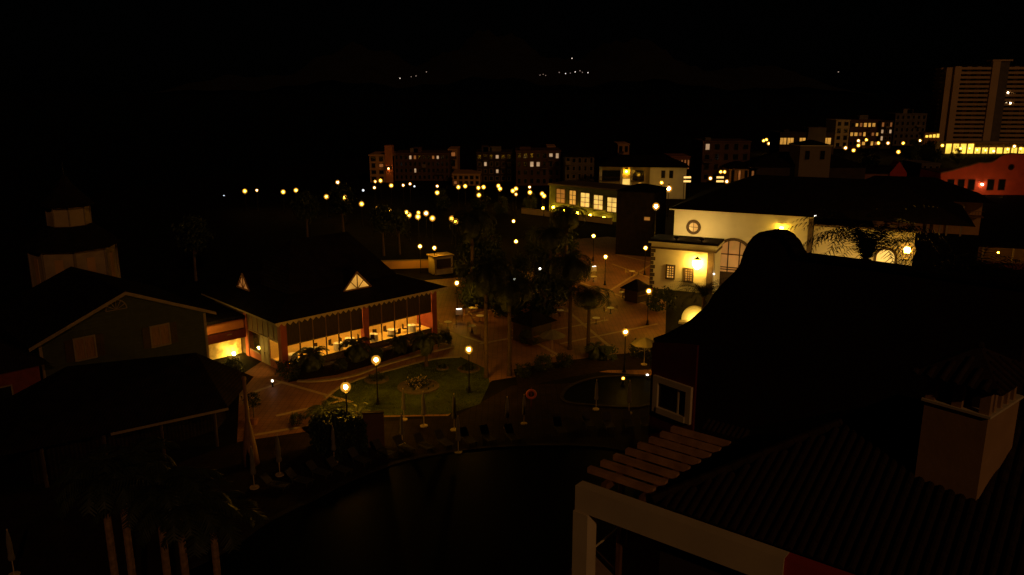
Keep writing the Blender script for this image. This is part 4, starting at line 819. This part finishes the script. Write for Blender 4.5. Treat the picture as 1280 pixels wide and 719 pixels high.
# small red gable with pale wall
p0 = G(1100, 232); fr = Frame(p0.x, p0.y, -10); t = T('red_gable_house', 'small house with red pointed gable and pale side wall', 'house', (p0.x, p0.y, 0), fr.r)
H = fr.front(1115, 216)[1]; HA2 = fr.front(1119, 202)[1]; W = fr.front(1133, 222)[0]; x0 = fr.front(1112, 222)[0]
MB().poly([(x0, 0), (W, 0), (W, H), ((x0 + W) / 2, HA2), (x0, H)], 0, 6).build('gable', M['red'], t); xl = fr.front(1058, 222)[0]
MB().box(xl, x0 - .02, .5, 6, 0, H - .3).build('side_wall', M['pinkr'], t); MB().poly([(xl - .5, H - .28), (x0 - .03, H - .28), (x0 - .03, H + 1.6), (xl + 2, H + 1.3)], .0, 6.4).build('roof', M['roof'], t)
block('greenish low house between the small red gable and the curved gable', 1150, 1173, 206, 226, 'grey', 3, 2, ())
# gallery house with columns under a wide black roof
p0 = G(1096, 290); fr = Frame(p0.x, p0.y, -20); t = T('gallery_house', 'house with columned gallery under a wide black roof', 'house', (p0.x, p0.y, 0), fr.r)
H = fr.front(1160, 250)[1]; W = fr.front(1228, 285)[0]
MB().box(0, W, 2.5, 12, 0, H).build('wall', M['ochre'], t); MB().box(0, W, -.1, 2.5, H * .55, H * .58).build('floor_slab', M['wood'], t)
b = MB(); ringroof(b, (-6, W + 1.5, -1.2, 14), H, (-1, W * .55, 6, 6.3), H + 3.6); b.build('roof', M['roof'], t)
for px in (1128, 1146, 1162, 1178, 1187, 1205): x, z = fr.front(px, 260); MB().box(x - .15, x + .15, 0, .3, 0, H).build('column', M['palewood'], t)
b = MB(); b.box(0, W, .02, .1, H * .58 + .9, H * .58 + 1.0)
for k in range(36): x = W * k / 36; b.box(x, x + .06, .03, .09, H * .58, H * .58 + .9)
stuff(b.build('railing', M['wood'], t))
wall_lamp(fr, 1124, 254, 0, 'round white lamp high on the columned gallery', .36, 'dot'); wall_lamp(fr, 1122, 264, 0, 'tiny white lamp below the gallery round lamp', .16, 'dot')
# red mission building
p0 = G(1176, 243); fr = Frame(p0.x, p0.y, -4); t = T('curved_gable_building', 'red building with stepped curved gable and round window', 'building', (p0.x, p0.y, 0), fr.r)
cx = fr.front(1266, 210)[0]; rgm = mat('bright_red_render', (.75, .1, .05), .85, .15, .4)
left = [fr.front(a, c) for a, c in [(1176, 217), (1190, 214), (1203, 210), (1212, 208), (1218, 206), (1224, 204), (1232, 204.5), (1240, 203.5), (1246, 200), (1251, 196), (1257, 193.5), (1266, 192.5)]]
prof = left + [(2 * cx - x, z) for x, z in left[-2::-1]]
MB().poly([(0, 0), (2 * cx, 0)] + prof[::-1], 0, .6).build('gable_wall', rgm, t)
b = MB()
for i in range(len(prof) - 1): (xa, za), (xb, zb) = prof[i], prof[i + 1]; b.poly([(xa, za + .01), (xb, zb + .01), (xb, zb + .24), (xa, za + .24)], -.12, .7)
b.build('coping', M['pinkr'], t)
MB().box(0, 2 * cx, .6, 14, 0, left[0][1] - .1).build('wall', M['red'], t); MB().box(.2, 2 * cx - .2, .62, 14, left[0][1] - .1, left[0][1] + .1).build('roof', M['roofr'], t)
x, z = fr.front(1264, 209); f = ringxz(FR(), x, z, .55, .8, 0, .1, 16).build('round_window', M['dred'], t); MB(FR()).add([(a, .02, c) for a, c in circ(x, z, .55, 16)], [list(range(16))]).build('pane', M['darkpane'], f)
for px in (1188, 1201, 1214, 1238, 1252): x, z = fr.front(px, 231); window(t, FR(), x, z, 1.5, 2.6, M['darkpane'], M['dred'], .14)
wall_lamp(fr, 1226.6, 232, 0, 'white lamp on the red curved gable building', .3, 'farw')
for i, px in enumerate((1186, 1212, 1240)):  # added floodlights, out of view, to brighten the red gable wall
    x, z = fr.front(px, 236); q = T('added_floodlight', 'unseen flood lamp added to brighten the red curved gable, %s' % nth(i), 'added_floodlight', fr.world(x, -6, 0), fr.r, 'unseen floodlights added at the red building')
    MB().box(-.1, .1, -.05, .05, 0, .2).build('foot', M['iron'], q); MB().add([(-.2, .1, .2), (.2, .1, .2), (.2, -.0, .38), (-.2, -.0, .38)], [(0, 1, 2, 3)]).build('lamp_glass', E['flood'], q)
    MB().add([(-.22, -.02, .18), (.22, -.02, .18), (.22, -.12, .4), (-.22, -.12, .4), (-.22, .08, .18), (.22, .08, .18), (.22, -.02, .42), (-.22, -.02, .42)], [(0, 1, 2, 3), (0, 4, 5, 1), (3, 2, 6, 7), (0, 3, 7, 4), (1, 5, 6, 2)]).build('housing', M['iron'], q)
# high-rise
p0 = D(1188, 183, 430); fr = Frame(p0.x, 430, -6); t = T('high_rise', 'tall apartment high-rise with stacked balconies', 'high-rise', (p0.x, 430, 0), fr.r)
H = fr.front(1200, 83)[1]; ux = lambda px: fr.front(px, 130)[0]
xa, xb, xc, xd, xe, xf_ = ux(1188), ux(1196), ux(1235), ux(1243), ux(1255), ux(1306)
MB().box(xa, xf_, 2.0, 16, 0, H).build('body', M['tan'], t)
MB().box(xa, xb, -.5, 2, 0, H).build('end_pier', M['conc'], t); MB().box(xc - .5, xd, -.8, 2, 0, H + 2.5).build('core_pier', M['conc'], t)
MB().box(xd, xe, -.2, 6, 0, H + 2.2).build('lift_core', M['grey'], t); MB().box(xc - 1, xe + 1, -1, 6, H + 2.5, H + 3.3).build('core_roof', M['conc'], t)
MB().box(ux(1179), xa - .02, .8, 14, 0, H - .5).build('side_wing', M['conc'], t)
nf = 17; fh = H / nf
for j in range(nf):
    z = fh * j
    for (u0, u1) in ((xb + .02, xc - .52), (xe + .02, xf_)):
        s = MB().box(u0, u1, -.2, 1.99, z + fh * .3, z + fh * .82).build('balcony', M['conc'], t)
        for k in range(3 if u0 < xc else 4):
            n = 3 if u0 < xc else 4; ww = (u1 - u0) / n; MB().box(u0 + ww * k + ww * .2, u0 + ww * k + ww * .75, 1.9, 1.97, z + fh * .84, z + fh * 1.26).build('window', M['darkpane'], s)
    MB().box(ux(1176), ux(1179) - .02, 4.5, 13.5, z + fh * .3, z + fh * .75).build('side_balcony', M['conc'], t)
for px, py in ((1260, 116), (1263, 129)): x, z = fr.front(px, py, -.3); MB().box(x - .35, x + .35, -.32, -.25, z - .35, z + .35).build('lit_window', E['farw'], t)
# yellow shop strip before it and other glows
p0 = D(1181, 188, 345); t = T('shop_arcade', 'glowing yellow shop arcade at the foot of the high-rise', 'arcade', (p0.x, 345, 0)); fr2 = Frame(p0.x, 345, 0)
W = fr2.front(1300, 188)[0]; MB().box(0, W, .4, 8, 0, fr2.front(1240, 178)[1]).build('wall', M['cream'], t); zt = fr2.front(1240, 180)[1]
nb = 13
for k in range(nb):
    x0 = W * k / nb; MB().box(x0 + .5, x0 + W / nb - .3, .3, .38, max(.3, zt - 4.2), zt - (0 if k < 4 else 1.6)).build('shop_window', E['shop'], t); MB().box(x0 - .1, x0 + .3, .0, .4, 0, zt + .3).build('pillar', M['cream'], t)
MB().box(-.5, W + .5, -1.5, .4, zt + .3, zt + .7).build('canopy', M['ochre'], t)
p0 = D(1152, 173, 410); t = T('lit_terrace', 'bright yellow lit terrace left of the high-rise foot', 'terrace', (p0.x, 410, 0)); fr2 = Frame(p0.x, 410, 0); W = fr2.front(1175, 172)[0]
z0, z1 = fr2.front(1164, 172)[1], fr2.front(1164, 167.5)[1]
MB().box(0, W, .5, 6, 0, z1 + .5).build('wall', M['ochre'], t)
for k in range(5): x0 = W * k / 5; MB().box(x0 + .3, x0 + W / 5 - .3, .38, .46, z0, z1 - (4 - k) * .25).build('shop_window', E['shop'], t)
# terrace at right edge
p0 = G(1244, 335); t = T('terrace_bar', 'bar terrace with warm lights at the right picture edge', 'bar', (p0.x, p0.y, 0), R(-20)); fr = Frame(p0.x, p0.y, -20)
MB().box(-2, 12, 3, 3.3, 0, 3.2).build('back_wall', M['brownr'], t); MB().box(-2.5, 12, -.5, 4, 3.2, 3.4).build('roof', M['roof'], t)
for x in (-2, 2, 6, 10): MB().box(x, x + .2, 0, .2, 0, 3.2).build('post', M['palewood'], t)
b = MB().box(-2, 12, -.3, -.2, 0, .9).build('counter', M['dred'], t)
for x, z in ((.2, 2.3), (5.0, 2.0), (6.6, 1.9), (9, 2.0)): MB().ball((x, .5, z), .12, 8, 5).build('globe', E['far'], t)

# ================================================================== BLACK CURVED GABLE (foreground right)
JF = Frame(6.9, 32.0, 130)           # local x runs away to the far left; seen side faces local +y
jl = lambda px, py: JF.front(px, py)
j = T('curved_parapet_house', 'black silhouetted house with scrolled round-topped gable', 'house', (6.9, 32, 0), JF.r)
sil = [(818, 425), (835, 419), (850, 411), (862, 404), (877, 391), (886, 382), (893, 370), (905, 356), (918, 344), (925, 335), (930, 319), (935, 308), (942, 299), (950, 293.5), (960, 291.5), (971, 293), (980, 298), (988, 307), (993, 317), (996, 322), (1060, 330), (1138, 341), (1290, 362)]
pr_ = [jl(a, c) for a, c in sil]
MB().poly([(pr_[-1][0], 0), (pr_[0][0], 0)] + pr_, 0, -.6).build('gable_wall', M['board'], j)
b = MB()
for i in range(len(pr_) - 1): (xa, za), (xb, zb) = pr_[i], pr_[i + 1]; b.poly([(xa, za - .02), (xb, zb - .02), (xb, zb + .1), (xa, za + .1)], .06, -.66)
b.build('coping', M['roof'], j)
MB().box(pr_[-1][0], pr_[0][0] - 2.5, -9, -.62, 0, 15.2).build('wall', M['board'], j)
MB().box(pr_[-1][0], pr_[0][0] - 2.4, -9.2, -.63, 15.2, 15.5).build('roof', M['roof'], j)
x0, x1 = jl(870, 500)[0], pr_[0][0]; zt = jl(818, 428)[1]
MB().poly([(x0, 0), (x1, 0), (x1, zt), ((x0 + x1) / 2, zt + .25), (x0, zt - .1 + .55)], .001, .12).build('red_wall', M['dred'], j)
x, z = jl(844, 497); wq = .74
f = MB()
xL, xR = jl(820, 497)[0], jl(868, 497)[0]; zT, zB = jl(844, 475)[1], jl(844, 521)[1]; fw = .26
f.box(xR, xR + fw, .121, .26, zB, zT); f.box(xL - fw, xL, .121, .26, zB, zT); f.box(xR + fw, xL - fw, .121, .26, zT - fw, zT); f.box(xR + fw, xL - fw, .121, .3, zB, zB + fw)
wf = f.build('window', M['fram'], j); MB().box(xR + fw, xL - fw, .125, .15, zB + fw, zT - fw).build('pane', M['darkpane'], wf)
MB().box((xL + xR) / 2 - .35, (xL + xR) / 2 - .28, .15, .19, zB + fw, zT - fw).build('glazing_bar', M['fram'], wf)

# ================================================================== HOTEL ROOF, PERGOLA AND CHIMNEY (foreground right)
e1 = G(815, 625, 15.5); KF = Frame(e1.x, e1.y, 52)
k = T('hotel_roof_wing', 'hotel wing with barrel tiled roof and white framed terrace opening', 'building', (e1.x, e1.y, 0), KF.r)
SL = .4; ZE = 15.5
PX, PY, PZ = 5.55, -4.52, ZE + 2.2
rf = MB().add([(0, 0, ZE - .06), (0, -12, ZE - .06), (PX, -12, PZ - .06), (PX, PY, PZ - .06), (PX + .5, -12, PZ - .5), (PX + .6, -.1, ZE - .06)], [(0, 1, 2, 3), (3, 2, 4), (3, 4, 5), (0, 3, 5)]).build('roof', M['roof'], k)
# barrel tiles up the slope, laid course by course
def tile_mesh(r=.105, L=.46, n=5):
    b = MB(); vs = []
    for x, rr in ((0, r), (L, r * .86)):
        for i in range(n + 1): a = math.pi * i / n; vs.append((x, math.cos(a) * rr, math.sin(a) * rr))
    b.add(vs, [(i, i + 1, i + n + 2, i + n + 1) for i in range(n)] + [list(range(n, -1, -1))]); return b
chx0, chy0 = KF.loc(D(1236, 560, 16)).x, KF.loc(D(1236, 560, 16)).y
slots = []
pitch = .235
for ci in range(int(9.6 / pitch)):
    y = -.12 - ci * pitch
    for r_ in range(14):
        x = r_ * .4
        if x > PX - .25 or (y > PY and x > y / PY * PX - .3): continue
        slots.append((y, x))
slots.sort(key=lambda s: (s[1] + abs(s[0] + 4.0) * .6))
rot_t = -math.atan(SL); tm = None; rest = MB()
for i, (y, x) in enumerate(slots):
    zz = ZE - .05 + SL * x + random.uniform(-.006, .01)
    if i < 300:
        if tm is None: o = tile_mesh().build('roof_tile', M['tile'], rf); tm = o.data
        else: o = link('roof_tile', tm, rf)
        o.location = (x - .06, y, zz); o.rotation_euler = (0, rot_t, random.uniform(-.02, .02))
    else:
        tb_ = tile_mesh(); c, s_ = math.cos(-rot_t), math.sin(-rot_t)
        rest.add([(x - .06 + vx * c - vz * s_, y + vy, zz + vx * s_ + vz * c) for vx, vy, vz in tb_.v], tb_.f)
if rest.v: stuff(rest.build('roof_tiles_rest', M['tile'], rf))
b = MB()
for i in range(16):
    a = i / 16; c = (i + 1.08) / 16; b.tube((PX * a, PY * a, ZE + .02 + 2.2 * a), (PX * c, PY * c, ZE + .02 + 2.2 * c), .13, .11, 8)
for i in range(18): b.tube((PX, PY - .47 * i, PZ + .02), (PX, PY - .47 * (i + 1.06), PZ + .02), .13, .11, 8)
b.build('ridge_cap', M['tile'], rf)
FY = KF.side(985, 700, -.1)[0]
MB().box(-.42, -.05, FY, 2.15, ZE - .85, ZE - .1).build('frame_beam', M['fram'], k)
MB().box(-.36, -.02, -12, FY - .004, ZE - 3.4, ZE - .12).build('red_wall', M['red'], k)
MB().box(-.46, .02, 1.70, 2.18, 9.0, ZE - .86).build('frame_post', M['fram'], k)
MB().box(.2, 5.5, -11, -.2, 8, ZE - .3).build('room_wall', M['dclay'], k)
MB().box(.1, 5.6, .3, 2.8, 11.9, 12.1).build('terrace_floor', M['band'], k)
MB().tube((.2, 2.1, 13.0), (2.5, 2.1, 13.0), .03, .03, 6).tube((.2, 2.1, 12.1), (.2, 2.1, 13.0), .025, .025, 6).tube((2.5, 2.1, 12.1), (2.5, 2.1, 13.0), .025, .025, 6).build('handrail', M['fram'], k)
pg_ = T('pergola', 'brown slatted pergola beside the tiled roof', 'pergola', (e1.x, e1.y, 0), KF.r)
for i in range(8):
    x = .35 + i * .57; MB().box(x - .09, x + .09, .12 - .06 * i, 2.2 - .08 * i, ZE - .0, ZE + .16).build('slat', M['slat'], pg_)
MB().box(-.03, 4.6, .22, .38, ZE - .2, ZE - .003).box(-.03, 4.6, 1.4, 1.56, ZE - .2, ZE - .003).build('rail', M['wood'], pg_)
for x in (.9, 4.4): MB().box(x, x + .14, 1.41, 1.55, 12.1, ZE - .201).build('post', M['wood'], pg_)
b = MB()
for i in range(9): b.tube((4.75, -.5 + i * .16, ZE + .12), (5.2, -.5 + i * .16, ZE + .3), .085, .075, 7)
b.build('tile_edge', M['hat'], pg_)
# chimney
cc = D(1236, 520, 17.07); CFm = Frame(cc.x, cc.y, 40)
c = T('chimney', 'square beige chimney with slotted cap and tiled hat on the roof', 'chimney', (cc.x, cc.y, 0), CFm.r)
cw, cl, cz = 1.95, 1.42, cc.z
MB().box(0, cw, 0, cl, 15.3, cz - .06).build('shaft', M['chim'], c)
MB().box(-.06, cw + .06, -.06, cl + .06, cz - .06, cz + .0).build('ledge', M['fram'], c)
ch = .64
for y in (.0, .6, 1.2): MB().box(.0, .16, y, y + .22, cz, cz + ch).build('slot_pier', M['chim'], c)
for x in (.28, .68, 1.08, 1.48): MB().box(x, x + .14, 0, .16, cz, cz + ch).build('slot_pier', M['chim'], c)
for x in (.4, .9, 1.4, 1.69): MB().box(x, x + .16, cl - .16, cl, cz, cz + ch).build('slot_pier', M['chim'], c)
MB().box(.3, cw - .3, .3, cl - .3, cz, cz + ch - .02).build('flue', M['dclay'], c)
b = MB(); ringroof(b, (-.28, cw + .28, -.28, cl + .28), cz + ch, (cw / 2 - .08, cw / 2 + .08, cl / 2 - .05, cl / 2 + .05), cz + ch + .62); hat = b.build('chimney_hat', M['hat'], c)
tm2 = None
for sd in range(2):
    n = 9 if sd else 7
    for i in range(n):
        u = (-.2 + (cl + .4 if not sd else cw + .4) * i / (n - 1)); half = (cl / 2 if not sd else cw / 2); dd_ = 1 - abs(u - half) / (half + .28)
        L_ = max(.16, .98 * dd_)
        o = tile_mesh(.075, 1.0, 5).build('roof_tile', M['hat'], hat) if tm2 is None else link('roof_tile', tm2, hat); tm2 = o.data
        o.scale = (L_, 1, 1)
        if not sd: o.location = (-.3, u, cz + ch); o.rotation_euler = (0, -math.atan(.62 / (cw / 2 + .2)), 0)
        else: o.location = (u, -.3, cz + ch); o.rotation_euler = (0, -math.atan(.62 / (cl / 2 + .23)), math.pi / 2)
MB().ball((cw / 2, cl / 2, cz + ch + .68), .1, 8, 5).build('finial', M['tile'], c)
